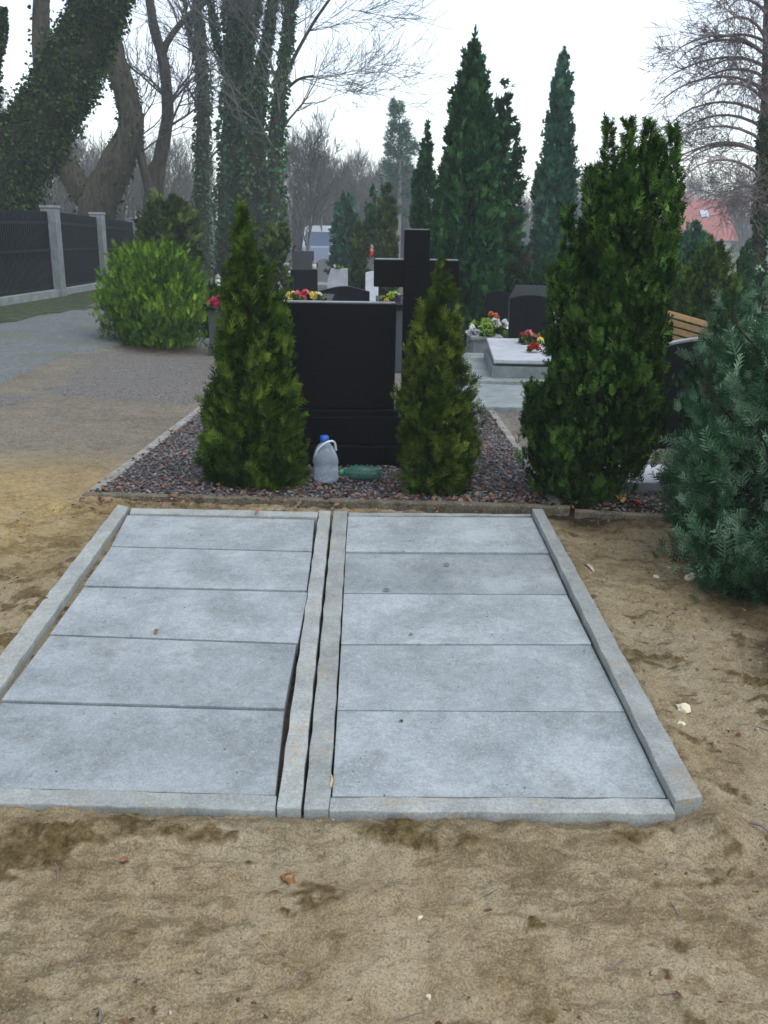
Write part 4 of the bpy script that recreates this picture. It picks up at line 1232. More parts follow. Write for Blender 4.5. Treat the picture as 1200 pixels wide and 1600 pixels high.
for q_, (px, yt, Y, kd) in enumerate(sorted(((590, 250, 85, 1), (540, 255, 90, 0), (610, 262, 95, 2), (450, 215, 80, 1), (500, 250, 95, 2), (815, 300, 95, 0),
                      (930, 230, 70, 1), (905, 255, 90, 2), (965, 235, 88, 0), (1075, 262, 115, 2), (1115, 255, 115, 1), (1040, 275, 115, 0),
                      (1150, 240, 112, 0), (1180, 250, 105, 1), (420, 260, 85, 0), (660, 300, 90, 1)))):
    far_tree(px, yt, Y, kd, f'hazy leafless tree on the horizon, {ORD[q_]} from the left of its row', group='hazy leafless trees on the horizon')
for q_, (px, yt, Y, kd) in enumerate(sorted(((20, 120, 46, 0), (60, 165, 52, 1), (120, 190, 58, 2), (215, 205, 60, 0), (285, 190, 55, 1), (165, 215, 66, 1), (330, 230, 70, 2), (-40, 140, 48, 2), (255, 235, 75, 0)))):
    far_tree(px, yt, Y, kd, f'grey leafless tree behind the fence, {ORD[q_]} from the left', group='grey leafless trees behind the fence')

# distant pine
b = spot(620, 60, 400); ht = atY(620, 165, 60).z - b.z
pine = thing('pine_tree', 'tall misty pine with tiered branches above the alley', 'tree', b)
V, Fc, r = tube([(0, 0, 0), (0.1, 0, ht * .5), (0, 0, ht)], [0.2, 0.14, 0.03], 7); np_mesh('trunk', V, Fc, M['bark_grey'], pine, rnd=r, smooth=True)
parts = []
r_ = np.random.default_rng(5)
for q in range(46):
    t = r_.uniform(0.25, 1.0); a = r_.uniform(0, 6.28); L = 1.6 * (1 - t) ** 0.6 * r_.uniform(.5, 1.2) + 0.25
    n = 90; u = r_.random(n) ** 0.7
    c = np.stack([np.cos(a) * L * u, np.sin(a) * L * u, ht * t + u * 0.25 + r_.normal(size=n) * 0.12], 1) + r_.normal(size=(n, 3)) * 0.1
    D = np.stack([np.cos(a) * np.ones(n), np.sin(a) * np.ones(n), 0.3 * np.ones(n)], 1) + r_.normal(size=(n, 3)) * 0.6
    parts.append(scatter(*TUFT, c, frames(D), 0.3 * r_.uniform(.6, 1.2, n)))
V, Fc, r = cat(parts); np_mesh('crown', V, Fc, M['cypress_blue'], pine, rnd=r)

# thicket of thin stems behind the fence: nobody could count it
def thicket(x0, x1, n, Y0, Y1, y_top, label, rs=1.0):
    parts = []
    r_ = np.random.default_rng(77)
    for _ in range(n):
        Y = r_.uniform(Y0, Y1); px = r_.uniform(x0, x1)
        b_ = spot(px, Y, 400); top = atY(px, y_top + r_.uniform(0, 90), Y).z - b_.z
        lean = r_.normal(size=2) * 0.12 * top
        pts = np.array([b_, (b_.x + lean[0] * .4, b_.y + lean[1] * .4, b_.z + top * .5), (b_.x + lean[0], b_.y + lean[1], b_.z + top)])
        parts.append(tube(pts, [0.03 * rs, 0.02 * rs, 0.008 * rs], 3))
        for k in range(9):
            t = r_.uniform(.3, .95); s = pts[1] * (1 - t) + pts[2] * t if t > .5 else pts[0] * (1 - t) + pts[1] * t
            s = pts[0] + (pts[2] - pts[0]) * t
            e = s + np.array([r_.normal() * .5, r_.normal() * .5, r_.uniform(.5, 1.4)])
            parts.append(tube([s, e], [0.012 * rs, 0.006 * rs], 3))
    V, Fc, r = cat(parts)
    tag(np_mesh('thicket', V, Fc, M['twig'], rnd=r), label, 'undergrowth', kind='stuff')
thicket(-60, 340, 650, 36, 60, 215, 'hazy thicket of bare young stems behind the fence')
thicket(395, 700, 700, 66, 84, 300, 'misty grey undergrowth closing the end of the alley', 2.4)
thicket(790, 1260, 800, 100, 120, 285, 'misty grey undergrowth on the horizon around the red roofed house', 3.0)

def polyline_px(pts, Y, Y1=None):
    """branch centre line: (px, py, width px) at distance Y .. Y1 -> points and radii"""
    P, Rr = [], []
    n = len(pts)
    for i, (px, py, w) in enumerate(pts):
        y = Y + ((Y1 if Y1 is not None else Y) - Y) * i / max(1, n - 1)
        p = atY(px, py, y); P.append(p); Rr.append(w * scl(p) / 2)
    return np.array(P), np.array(Rr)

def ivy_on(P, Rr, n, size, r_, skip=0.0, fluff=0.25):
    n = int(n * 2.3); size = size * 0.66
    """ivy leaves round a limb"""
    L = np.concatenate([[0], np.cumsum(np.linalg.norm(np.diff(P, axis=0), axis=1))])
    u = r_.random(n) * L[-1]
    c = np.stack([np.interp(u, L, P[:, k]) for k in range(3)], 1); rr = np.interp(u, L, Rr)
    Tn = np.gradient(P, axis=0); t = np.stack([np.interp(u, L, Tn[:, k]) for k in range(3)], 1)
    t /= np.linalg.norm(t, axis=1, keepdims=True)
    N = np.cross(t, r_.normal(size=(n, 3))); N /= np.linalg.norm(N, axis=1, keepdims=True)
    bump = 0.72 + 0.45 * (vnoise(u * 1.7 + 3, N[:, 0] * 2 + 5)) + np.abs(r_.normal(size=n)) * fluff
    Q = c + N * (rr * bump)[:, None]
    D = N * 0.8 + np.array([0, 0, -0.5]) + r_.normal(size=(n, 3)) * 0.5
    return scatter(*IVY, Q, frames(D), size * r_.uniform(.6, 1.3, n))

def ivy_tree(name, label, limbs, Y, group, bark, ivym, ivy_n, ivy_size, twigs=0, seed=0, ivy_limbs=None, fluff=0.25, twig_L=1.6, tl=3):
    """limbs = lists of (px,py,w); the first starts at the ground"""
    t = thing(name, label, 'tree', (0, 0, 0), 0, group)
    P0, R0 = polyline_px(limbs[0][0] if isinstance(limbs[0], tuple) and not isinstance(limbs[0][0], (int, float)) else limbs[0], Y)
    base = Vector(P0[0]); base.z = G(base.x, base.y)
    t.location = base
    r_ = np.random.default_rng(seed); rn = random.Random(seed)
    ivp = []; tw = []
    for i, lb in enumerate(limbs):
        P, Rr = polyline_px(lb, Y + (0 if i == 0 else r_.uniform(-.2, .2)))
        if ivym is M['ivy_blue']: Rr = Rr * 0.74
        if i == 0: P[0][2] = base.z - 0.2
        k = 4 * len(P)
        PR = smooth_path(np.column_stack([P, Rr]), k)
        P, Rr = PR[:, :3] - np.array(base), np.abs(PR[:, 3])
        V, Fc, rr = tube(P, Rr, 10, 0.05)
        np_mesh('trunk' if i == 0 else 'limb', V, Fc, bark, t, rnd=rr, smooth=True)
        if ivy_limbs is None or i in ivy_limbs:
            ln = np.linalg.norm(np.diff(P, axis=0), axis=1).sum()
            ivp.append(ivy_on(P, Rr, int(ivy_n * ln * max(0.12, Rr.mean())), ivy_size, r_, fluff=fluff * 0.6))
        for _ in range(int(twigs)):
            j = rn.randint(int(k * 0.35), k - 2)
            d = rot_dir(P[j + 1] - P[j], rad(rn.uniform(25, 70)), rn.uniform(0, 6.28))
            grow(tw, P[j].copy(), d, twig_L * rn.uniform(.6, 1.2), max(0.012, min(0.05, Rr[j] * .25)), 2, rn, 2 + tl, 0.05, (20, 50), (2, 4), 0.14, 0.006)
    if ivp:
        V, Fc, rr = cat(ivp); np_mesh('ivy', V, Fc, ivym, t, rnd=rr)
    if tw:
        V, Fc, rr = tubes_of(tw); np_mesh('crown', V, Fc, M['twig'], t, rnd=rr)
    return t

GI = 'ivy clad trees along the fence'
# the huge leaning trunk at the left edge
ivy_tree('ivy_tree', 'huge dark leaning trunk thick with ivy at the left edge', [
    [(-30, 440, 110), (-20, 330, 110), (20, 250, 92), (70, 190, 80), (110, 110, 74), (140, 40, 70), (175, -40, 66), (215, -160, 56)],
    [(-12, 330, 60), (-30, 200, 50), (-18, 100, 26), (-2, 60, 16), (2, 10, 10)],
], 24, GI, M['bark_mossy'], M['ivy'], 2300, 0.115, 0, 201, None, 0.35)
# forked tree behind it
ivy_tree('ivy_tree', 'forked dark tree with a wide V above the fence pillars', [
    [(150, 420, 64), (150, 345, 62), (158, 310, 58), (180, 260, 52), (203, 205, 40), (198, 150, 36), (178, 90, 36), (168, 20, 34), (160, -60, 30)],
    [(145, 320, 46), (110, 270, 36), (80, 205, 30), (68, 130, 28), (64, 60, 27), (64, -40, 24)],
    [(206, 190, 12), (218, 240, 12), (236, 300, 16)],
], 30, GI, M['bark'], M['ivy'], 90, 0.15, 0, 202, [0, 1], 0.12)
# slim twin stems
ivy_tree('bare_tree', 'slim dark twin-stemmed tree whose branch sweeps right over the sky', [
    [(240, 420, 36), (240, 300, 32), (252, 240, 22), (262, 180, 19), (256, 100, 17), (240, 40, 15), (228, -40, 12)],
    [(252, 90, 11), (268, 55, 10), (300, 20, 9), (345, -15, 8)],
    [(236, 305, 18), (222, 250, 12), (215, 190, 10), (205, 140, 9)],
], 33, GI, M['bark'], M['ivy'], 10, 0.1, 7, 203, [0], 0.1, 1.5, 3)
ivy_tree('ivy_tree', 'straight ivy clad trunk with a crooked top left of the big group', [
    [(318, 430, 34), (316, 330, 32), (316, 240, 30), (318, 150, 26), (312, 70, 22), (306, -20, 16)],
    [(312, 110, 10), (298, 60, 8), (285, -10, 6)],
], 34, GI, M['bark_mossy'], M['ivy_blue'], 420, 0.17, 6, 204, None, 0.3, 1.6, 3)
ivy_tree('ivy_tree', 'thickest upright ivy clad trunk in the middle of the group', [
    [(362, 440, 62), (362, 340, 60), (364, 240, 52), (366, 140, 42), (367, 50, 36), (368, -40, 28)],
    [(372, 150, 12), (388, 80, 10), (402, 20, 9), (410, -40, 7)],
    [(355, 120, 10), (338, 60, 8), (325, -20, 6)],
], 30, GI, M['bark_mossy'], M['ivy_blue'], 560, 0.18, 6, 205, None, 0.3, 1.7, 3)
ivy_tree('ivy_tree', 'ivy clad trunk splitting into thin leaders right of the thickest one', [
    [(400, 440, 56), (400, 340, 54), (400, 250, 44), (402, 170, 30), (408, 110, 20), (420, 50, 14), (432, -30, 10)],
    [(398, 200, 16), (392, 120, 12), (388, 40, 10), (385, -30, 8)],
], 29, GI, M['bark_mossy'], M['ivy_blue'], 480, 0.18, 6, 206, None, 0.32, 1.7, 3)
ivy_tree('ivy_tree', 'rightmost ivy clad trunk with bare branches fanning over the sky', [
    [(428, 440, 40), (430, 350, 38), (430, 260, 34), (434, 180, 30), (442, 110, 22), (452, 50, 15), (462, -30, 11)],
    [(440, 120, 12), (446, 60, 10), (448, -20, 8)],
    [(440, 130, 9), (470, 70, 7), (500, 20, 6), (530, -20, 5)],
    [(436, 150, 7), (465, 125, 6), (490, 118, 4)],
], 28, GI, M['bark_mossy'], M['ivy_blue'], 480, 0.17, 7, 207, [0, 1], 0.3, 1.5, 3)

# larch at the right edge
def larch():
    Y = 19.0
    b_ = spot(1190, Y, 420)
    t = thing('larch', 'tall leafless larch with arching twiggy boughs at the right edge', 'tree', b_)
    P = np.array([atY(px, py, Y) for px, py in ((1186, 470), (1188, 350), (1193, 250), (1196, 150), (1198, 60), (1199, -60), (1200, -260))]) - np.array(b_)
    P[0][2] = -0.1
    P = smooth_path(P, 30); s = scl(b_)
    V, Fc, r = tube(P, np.linspace(17, 6, 30) * s * 0.55, 9, 0.05)
    np_mesh('trunk', V, Fc, M['bark'], t, rnd=r, smooth=True)
    rn = random.Random(9); out = []
    H = P[-1][2]
    iv = ivy_on(P[:14], (np.linspace(17, 12, 14) * s * 0.5), 700, 0.12, np.random.default_rng(3))
    np_mesh('ivy', *iv[:2], M['ivy'], t, rnd=iv[2])
    for q in range(42):
        z = rn.uniform(0.27, 1.0) * H; i = int(np.argmin(np.abs(P[:, 2] - z))); p = P[i].copy()
        az = rn.uniform(0, 6.28) if q % 3 else rn.uniform(2.4, 3.9)
        L = (2.8 if z > H * 0.32 else 1.4) * rn.uniform(.55, 1.1) * (1 - 0.35 * z / H)
        d = np.array([math.cos(az), math.sin(az), 0.75])
        k = 9; pts = [p]; dd = d / np.linalg.norm(d)
        for j in range(k - 1):
            dd = dd + np.array([rn.gauss(0, .08), rn.gauss(0, .08), -0.17]); dd /= np.linalg.norm(dd)
            p = p + dd * L / (k - 1); pts.append(p.copy())
        out.append((1, np.array(pts), np.linspace(0.035, 0.008, k)))
        for m in range(12):
            j = rn.randint(1, k - 2); s0 = pts[j]
            nd = rot_dir(pts[j + 1] - pts[j], rad(rn.uniform(30, 75)), rn.uniform(0, 6.28))
            grow(out, s0.copy(), nd, rn.uniform(.25, .55), 0.008, 4, rn, 6, 0.0, (25, 60), (2, 4), 0.2, 0.0045)
    V, Fc, r = tubes_of(out); np_mesh('crown', V, Fc, M['twig_brown'], t, rnd=r)
larch()

# ------------------------------------------------------------------ fence
def build_fence():
    p = [at(x_, y_, 0, G) for x_, y_ in ((-260, 527), (-70, 492), (90, 466), (160, 452), (214, 443))]
    base = p[2].copy()
    t = thing('iron_fence', 'black iron fence with grey stone pillars along the left side', 'fence', base)
    s2 = scl(p[2])
    Hh = atY(82, 326, p[2].y).z - p[2].z
    # continue the line to the back
    d = (p[4] - p[2]); d.z = 0
    q = p[4] + d * 0.7; q.z = G(q.x, q.y); p.append(q)
    q = q + d * 1.2; q.z = G(q.x, q.y); p.append(q)
    for i, a in enumerate(p):
        bm = bmesh.new()
        o = a - base; w = 0.30
        hh = Hh
        box(bm, (o.x, o.y, o.z + hh / 2 - 0.1), (w, w, hh + 0.2))
        pl = fin('pillar', bm, M['stone'], t, 0.015)
        bm = bmesh.new(); box(bm, (o.x, o.y, o.z + hh + 0.035), (w + 0.03, w + 0.03, 0.05)); fin('cap', bm, M['stone'], pl, 0.012)
    for a, c in zip(p, p[1:]):
        v = c - a; L = Vector((v.x, v.y, 0)).length; dr = v / L
        rot = Matrix.Rotation(math.atan2(v.y, v.x), 4, 'Z')
        slope = v.z / L
        bm = bmesh.new()
        n = max(3, int(L / 0.085))
        for k in range(1, n):
            f = k / n
            c0 = (a - base) + v * f
            hgt = Hh * 0.97 + 0.0 * f
            box(bm, (c0.x, c0.y, c0.z + hgt / 2 + 0.10), (0.042, 0.022, hgt - 0.2), rot)
        for zz in (0.22, 0.85 * Hh, 0.55 * Hh):
            m = (a + c) / 2 - base
            r2 = rot @ Matrix.Rotation(-math.atan(slope), 4, 'Y')
            box(bm, (m.x, m.y, m.z + zz), (L - 0.3, 0.035, 0.05), r2)
        # sheet backing behind the bars in the upper half, as the dark infill of the photograph
        fin('railing', bm, M['iron'], t)
        bm = bmesh.new(); m = (a + c) / 2 - base
        r2 = rot @ Matrix.Rotation(-math.atan(slope), 4, 'Y')
        off = Vector((-dr.y, dr.x, 0)) * 0.04
        if abs(a.y - p[1].y) > 0.01:
            box(bm, (m.x + off.x, m.y + off.y, m.z + 0.5 * Hh + 0.02), (L - 0.32, 0.012, Hh * 0.86), r2)
        else:
            box(bm, (m.x + off.x, m.y + off.y, m.z + 0.70 * Hh), (L - 0.32, 0.012, Hh * 0.5), r2)
        fin('back_sheet', bm, M['iron'], t)
        bm = bmesh.new(); box(bm, (m.x, m.y, m.z + 0.04), (L - 0.3, 0.26, 0.30), r2); fin('base_wall', bm, M['stone'], t, 0.01)
build_fence()

# ------------------------------------------------------------------ graves, flowers, lanterns
def petals(n, R, rs, size, flat=0.6):
    P = rs.normal(size=(n, 3)); P /= np.linalg.norm(P, axis=1, keepdims=True); P *= R * rs.random((n, 1)) ** 0.3
    P[:, 2] = np.abs(P[:, 2]) * flat
    return P
def bouquet(pos, R, cols, label, seed, group='bouquets on the graves', up=0.02):
    rs = np.random.default_rng(seed)
    t = thing('bouquet', label, 'flowers', (pos[0], pos[1], pos[2] + up), 0, group)
    P = petals(90, R * 1.05, rs, 1); D = P / (np.linalg.norm(P, axis=1, keepdims=True) + 1e-6) + rs.normal(size=P.shape) * .4
    V, Fc, r = scatter(*IVY, P * 0.8, frames(D), R * 0.5 * rs.uniform(.6, 1.2, len(P)))
    np_mesh('leaves', V, Fc, M['thuja'], t, rnd=r)
    for i, c in enumerate(cols):
        nb = max(3, 9 // len(cols)); parts = []
        for q in range(nb):
            cc = rs.normal(size=3); cc[2] = abs(cc[2]) + .3; cc /= np.linalg.norm(cc); cc *= R * rs.uniform(.55, .8)
            cc[0] += (i - (len(cols) - 1) / 2) * R * 0.6
            m = 26
            Dd = rs.normal(size=(m, 3)) * 0.8 + cc / np.linalg.norm(cc)
            parts.append(scatter(*IVY, np.repeat(cc[None], m, 0), frames(Dd), R * 0.42 * rs.uniform(.7, 1.1, m)))
        V, Fc, r = cat(parts)
        np_mesh('blooms', V, Fc, petal(c), t, rnd=r)
    return t
_pm = {}
def petal(c):
    if c not in _pm:
        _pm[c] = leaf_mat('petals', tuple(v * .7 for v in c), c, tuple(min(1, v * 1.4 + .04) for v in c), 30, 0.6)
    return _pm[c]
RED, PINK, YEL, ORA, WHI, LIM, VIO, MAG = (0.55, 0.02, 0.03), (0.65, 0.16, 0.22), (0.75, 0.62, 0.12), (0.8, 0.25, 0.05), (0.75, 0.75, 0.72), (0.30, 0.45, 0.06), (0.22, 0.10, 0.35), (0.62, 0.015, 0.16)
def lantern(pos, h, c, label, seed=0, group='grave lanterns'):
    t = thing('grave_lantern', label, 'lantern', pos, 0, group)
    gl = petal_plain(c)
    bm = bmesh.new(); lathe(bm, [(h * .2, 0), (h * .24, .02 * h), (h * .22, .08 * h)], 12); fin('base', bm, M['dark_granite'], t)
    bm = bmesh.new(); lathe(bm, [(h * .17, .08 * h), (h * .22, .2 * h), (h * .24, .45 * h), (h * .2, .66 * h)], 12); fin('glass', bm, gl, t, smooth=True)
    bm = bmesh.new(); lathe(bm, [(h * .22, .66 * h), (h * .25, .70 * h), (h * .18, .84 * h), (h * .07, .93 * h), (h * .05, h)], 12); fin('lid', bm, plain('gilt_lid', (0.25, 0.22, 0.16), 0.5, 0.4), t, smooth=True)
    return t
_pp = {}
def petal_plain(c):
    if c not in _pp: _pp[c] = plain('coloured_glass', c, 0.25, 0.5, 0.1)
    return _pp[c]

def hstone(label, px, ytop, Y, wpx, mat, shape='arch', group='headstones along the alley', rz=0.0, basemat=None, depth=0.10, cover=True):
    b_ = spot(px, Y, 450); s = scl(b_); w = wpx * s; h = atY(px, ytop, Y).z - b_.z
    t = thing('headstone', label, 'headstone', b_, rz, group)
    bm = bmesh.new()
    if shape == 'arch': prism(bm, [(x_, z_ + 0.14) for x_, z_ in arch_outline(w, h - .14, w * 0.12)], -depth / 2, depth / 2)
    elif shape == 'wave':
        n_ = 14; pts = [(-w / 2, .14), (w / 2, .14)] + [(w / 2 - w * i / n_, (h - 0.05) + 0.05 * math.sin(i / n_ * 4.4 - 0.6)) for i in range(n_ + 1)]
        prism(bm, pts, -depth / 2, depth / 2)
    elif shape == 'slant': prism(bm, [(-w / 2, .14), (w / 2, .14), (w * .47, h), (-w * .28, h), (-w * .45, h * .7)], -depth / 2, depth / 2)
    elif shape == 'book': prism(bm, [(-w / 2, .14), (w / 2, .14), (w / 2, h * .95), (w * .2, h), (0, h * .94), (-w * .2, h), (-w / 2, h * .95)], -depth / 2, depth / 2)
    else: prism(bm, [(-w / 2, .14), (w / 2, .14), (w / 2, h), (-w / 2, h)], -depth / 2, depth / 2)
    fin('stele', bm, mat, t, 0.008)
    bm = bmesh.new(); box(bm, (0, 0, .07), (w * 1.15, depth * 2.4, .14)); fin('base', bm, basemat or mat, t, 0.008)
    if cover:
        bm = bmesh.new(); box(bm, (0, -1.15, .11), (w * 1.25, 2.0, .22)); fin('frame', bm, basemat or M['stone'], t, 0.01)
        bm = bmesh.new(); box(bm, (0, -1.15, .245), (w * 1.15, 1.9, .05)); fin('cover_slab', bm, basemat or M['stone'], t, 0.01)
    return t

hstone('low black headstone with a wavy top just behind the big one', 538, 447, 15, 78, M['black'], 'wave', basemat=M['dark_granite'])
hstone('black square headstone behind the pink and yellow flowers', 475, 421, 21, 42, M['black'], 'flat', basemat=M['dark_granite'])
hstone('dark blue-grey headstone farther back in the left row', 474, 392, 33, 34, M['dark_granite'], 'flat', basemat=M['stone'])
hstone('pale grey headstone with a slanted shoulder in the alley', 527, 419, 24, 34, M['pale'], 'slant', basemat=M['pale'])
hstone('small white headstone at the alley left of the cross', 581, 424, 22, 20, M['white_stone'], 'arch', basemat=M['white_stone'])
hstone('narrow dark headstone between pale grey and white ones', 555, 417, 26, 18, M['black'], 'arch')
hstone('narrow black headstone beside the left thuja', 450, 432, 18, 16, M['black'], 'flat')
hstone('small pale headstone leaning by the left row', 443, 418, 27, 26, M['pale'], 'slant', basemat=M['stone'])
hstone('small far grey headstone with flowers in the haze', 508, 404, 38, 22, M['grey_granite'], 'arch')
hstone('distant white headstone at the end of the alley', 566, 408, 40, 16, M['white_stone'], 'arch', basemat=M['pale'])
hstone('distant dark headstone right of the far grey one', 540, 402, 44, 18, M['dark_granite'], 'flat')
hstone('distant grey headstone left end of the far row', 455, 405, 42, 20, M['grey_granite'], 'flat')
hstone('distant pale headstone seen left of the cross arm', 590, 402, 34, 14, M['pale'], 'arch')

# upper right tomb
tp = at(790, 603, 0, G); tY = tp.y
ts_ = scl(tp)
fnd = at(775, 620, 0, G)
bm = bmesh.new(); 
fo = [at(700, 634, 0.04, G), at(835, 637, 0.04, G), at(835, 602, 0.04, G), at(700, 598, 0.04, G)]
cc_ = sum(fo, Vector()) / 4
a = [bm.verts.new(v - cc_) for v in fo]; b_ = [bm.verts.new(v - cc_ - Vector((0, 0, .14))) for v in fo]
bm.faces.new(a); bm.faces.new(b_[::-1])
for k in range(4): bm.faces.new((a[k], a[(k + 1) % 4], b_[(k + 1) % 4], b_[k]))
bmesh.ops.recalc_face_normals(bm, faces=bm.faces[:])
o = fin('concrete_footing', bm, M['stone'], None, 0.01); o.location = cc_
tag(o, 'grey concrete footing just beyond the gravel bed on the right', 'footing')
tomb = thing('tomb', 'raised grey granite tomb with a black arched headstone beside the footing', 'tomb', (tp.x + 0.02, tp.y + 0.05, tp.z + 0.0), -0.07)
hT = atY(790, 562, tp.y).z - tp.z
bm = bmesh.new(); box(bm, (0.28, 1.0, 0.03), (1.5, 2.4, 0.10)); fin('terrace', bm, M['stone'], tomb, 0.01)
bm = bmesh.new(); box(bm, (0.20, 0.85, 0.08 + hT * .2), (0.76, 1.70, hT * .5)); fin('frame', bm, M['stone'], tomb, 0.01)
bm = bmesh.new(); box(bm, (0.20, 0.82, hT * .66), (0.66, 1.56, hT * .45)); fin('chest', bm, M['dark_granite'], tomb, 0.01)
bm = bmesh.new(); box(bm, (0.20, 0.82, hT + 0.0), (0.72, 1.66, 0.045), Matrix.Rotation(rad(2), 4, 'X')); fin('cover_slab', bm, M['pale'], tomb, 0.01)
hp = Vector((0.21, 1.78, 0))
wy = tomb.location.y + 1.78
htop = atY(814, 460, wy).z - tomb.location.z; sw = wy / F * 1.04
xc = atY(814, 500, wy).x - tomb.location.x
bm = bmesh.new(); prism(bm, [(x_ + xc, z_ + .08) for x_, z_ in arch_outline(64 * sw, htop - .08, 0.05)], 1.73, 1.84); fin('headstone', bm, M['black'], tomb, 0.008)
hstone('black headstone peeping out left behind the arched one on the right', 778, 454, tY + 3.6, 34, M['black'], 'arch', group='headstones on the right', cover=False)
hstone('broad dark grey headstone behind the arched one on the right', 825, 446, tY + 6.0, 70, M['dark_granite'], 'slant', group='headstones on the right', cover=False)
hstone('pale low headstone mostly hidden by the yew', 880, 470, tY + 3, 34, M['pale'], 'arch', group='headstones on the right', cover=False)
# stone planter
pp = at(752, 560, 0, G)
pl = thing('stone_planter', 'grey stone planter box left of the raised tomb', 'planter', (pp.x, pp.y, pp.z))
bm = bmesh.new(); box(bm, (.05, .25, .14), (.40, .80, .28)); fin('box', bm, M['stone'], pl, 0.012)
bm = bmesh.new(); box(bm, (.05, .25, .30), (.46, .86, .05)); fin('rim', bm, M['stone'], pl, 0.01)

# dark tomb and bench at the right
p_ = atY(1062, 560, 6.9); p_.z = G(p_.x, p_.y)
zt_ = atY(1055, 535, 6.9).z - p_.z
bt = thing('headstone', 'black headstone with a pale curved top edge behind the juniper', 'headstone', p_, -0.15)
ol = [(-.19, 0), (.30, 0), (.30, zt_ + .03)] + [(.30 - .49 * i / 10, zt_ + .03 - 0.0 * i - 0.085 * (i / 10) ** 2.2) for i in range(1, 11)]
bm = bmesh.new(); prism(bm, ol, -.05, .05); fin('stele', bm, M['black'], bt, 0.006)
bm = bmesh.new()
tp_ = [(.30 - .49 * i / 10, zt_ + .032 - 0.085 * (i / 10) ** 2.2) for i in range(11)]
prism(bm, tp_ + [(x_, z_ + 0.016) for x_, z_ in tp_[::-1]], -.045, .045); fin('painted_sheen', bm, M['grey_granite'], bt)  # grey strip gives the curved black edge its pale sheen by colour
q = atY(1064, 520, 9.0); q.z = G(q.x, q.y)
bn = thing('wooden_bench', 'bench with yellow-brown wooden slats half hidden between yew and juniper', 'bench', q, rad(-12))
zb_ = atY(1064, 500, 9.0).z - q.z
m_bench = plain('varnished_wood', (0.34, 0.215, 0.09), 0.5, 0.4, 0.2, 20)
for i in range(4):
    bm = bmesh.new(); box(bm, (0.10, 0.03 * i, zb_ - i * 0.075), (0.5, 0.025, 0.052), Matrix.Rotation(rad(14), 4, 'Y')); fin('back_slat', bm, m_bench, bn, 0.006)
for i in range(3):
    bm = bmesh.new(); box(bm, (0.10, -0.12 - 0.1 * i, 0.45), (0.5, 0.07, 0.03)); fin('seat_slat', bm, m_bench, bn, 0.006)
for sx in (-.11, .31):
    bm = bmesh.new(); box(bm, (sx, -.05, zb_ / 2 - .02), (.05, .05, zb_ - .05)); box(bm, (sx, -.36, .22), (.05, .05, .44)); box(bm, (sx, -.2, .42), (.05, .34, .04)); fin('bench_leg', bm, M['iron'], bn)
# light slab edge under the juniper
q = at(1022, 757, 0.05, G)
bm = bmesh.new(); box(bm, (0, 0.25, -.03), (0.62, 0.45, 0.07)); o = fin('grave_cover', bm, M['pale'], None, 0.008); o.location = (q.x + .1, q.y, q.z)
tag(o, 'pale stone grave cover glimpsed between yew and juniper', 'grave cover')

# flowers
def on(px, py, Y, up=0): p = atY(px, py, Y); return (p.x, p.y, p.z)
def gnd(px, py): p = at(px, py, 0, G); return (p.x, p.y, p.z)
def onz(px, py, z):
    d = ray(px, py); p = ORG + d * ((z - CAMZ) / d.z); return (p.x, p.y, p.z)
hstone('small dark stone carrying a white lantern behind the ball thuja', 341, 450, 19, 26, M['dark_granite'], 'flat', group='headstones along the alley', cover=False)
def raised_tomb(px, Y, row, wpx, ln, label):
    b_ = spot(px, Y, 450); top = atY(px, row, Y).z - b_.z; w_ = wpx * scl(b_)
    t = thing('tomb', label, 'tomb', b_, 0, 'raised dark tombs behind the big headstone')
    bm = bmesh.new(); box(bm, (0, ln / 2, top * .46), (w_ * .9, ln * .94, top * .92)); fin('chest', bm, M['dark_granite'], t, 0.01)
    bm = bmesh.new(); box(bm, (0, ln / 2, top * .96), (w_, ln, top * .08)); fin('cover_slab', bm, M['black'], t, 0.008)
    return b_.z + top
zA = raised_tomb(471, 11.6, 473, 88, 1.6, 'dark raised tomb hidden behind the left half of the big headstone, topped with bouquets')
zB = raised_tomb(612, 11.6, 476, 44, 1.5, 'dark raised tomb hidden behind the right end of the big headstone, topped with yellow flowers')
hstone('low dark stone carrying the magenta flowers left of the tall thuja', 338, 484, 13.3, 26, M['dark_granite'], 'flat', group='headstones along the alley', cover=False)
hstone('slim grey stone pillar carrying a red lantern near the cross arm', 578, 403, 26, 12, M['grey_granite'], 'flat', cover=False)
bouquet(onz(460, 472, zA), 0.11, (YEL, PINK), 'pink and yellow bouquet above the left end of the big headstone', 1)
bouquet(onz(478, 470, zA), 0.12, (RED, PINK), 'red and pink bouquet left of the low wavy headstone', 2)
bouquet(onz(495, 472.5, zA), 0.10, (YEL, WHI), 'pale yellow bouquet right of the red one', 3)
bouquet(onz(604, 475, zB), 0.10, (YEL,), 'pale yellow flowers left of the cross', 4)
bouquet(onz(621, 475.5, zB), 0.13, (LIM, VIO), 'lime green bouquet with violet at the cross', 5)
bouquet(onz(434, 472.6, zA), 0.07, (ORA, WHI), 'small orange flower at the upper left corner of the big headstone', 6)
bouquet(on(338, 484.5, 13.3), 0.16, (MAG,), 'magenta flowers between ball thuja and left thuja', 7)
bouquet(onz(826, 538, tomb.location.z + hT + 0.025), 0.15, (RED, PINK, YEL), 'red and pink bouquet on the raised tomb cover', 8)
bouquet(onz(834, 549, tomb.location.z + hT + 0.025), 0.08, (RED,), 'deep red flowers hanging over the tomb cover', 9)
bouquet((pp.x + .14, pp.y + .40, pp.z + .31), 0.24, (LIM, WHI), 'green and cream plant left of the arched headstone', 10)
bouquet((pp.x + .20, pp.y + .50, pp.z + .48), 0.11, (ORA,), 'orange flowers left of the arched headstone', 11)
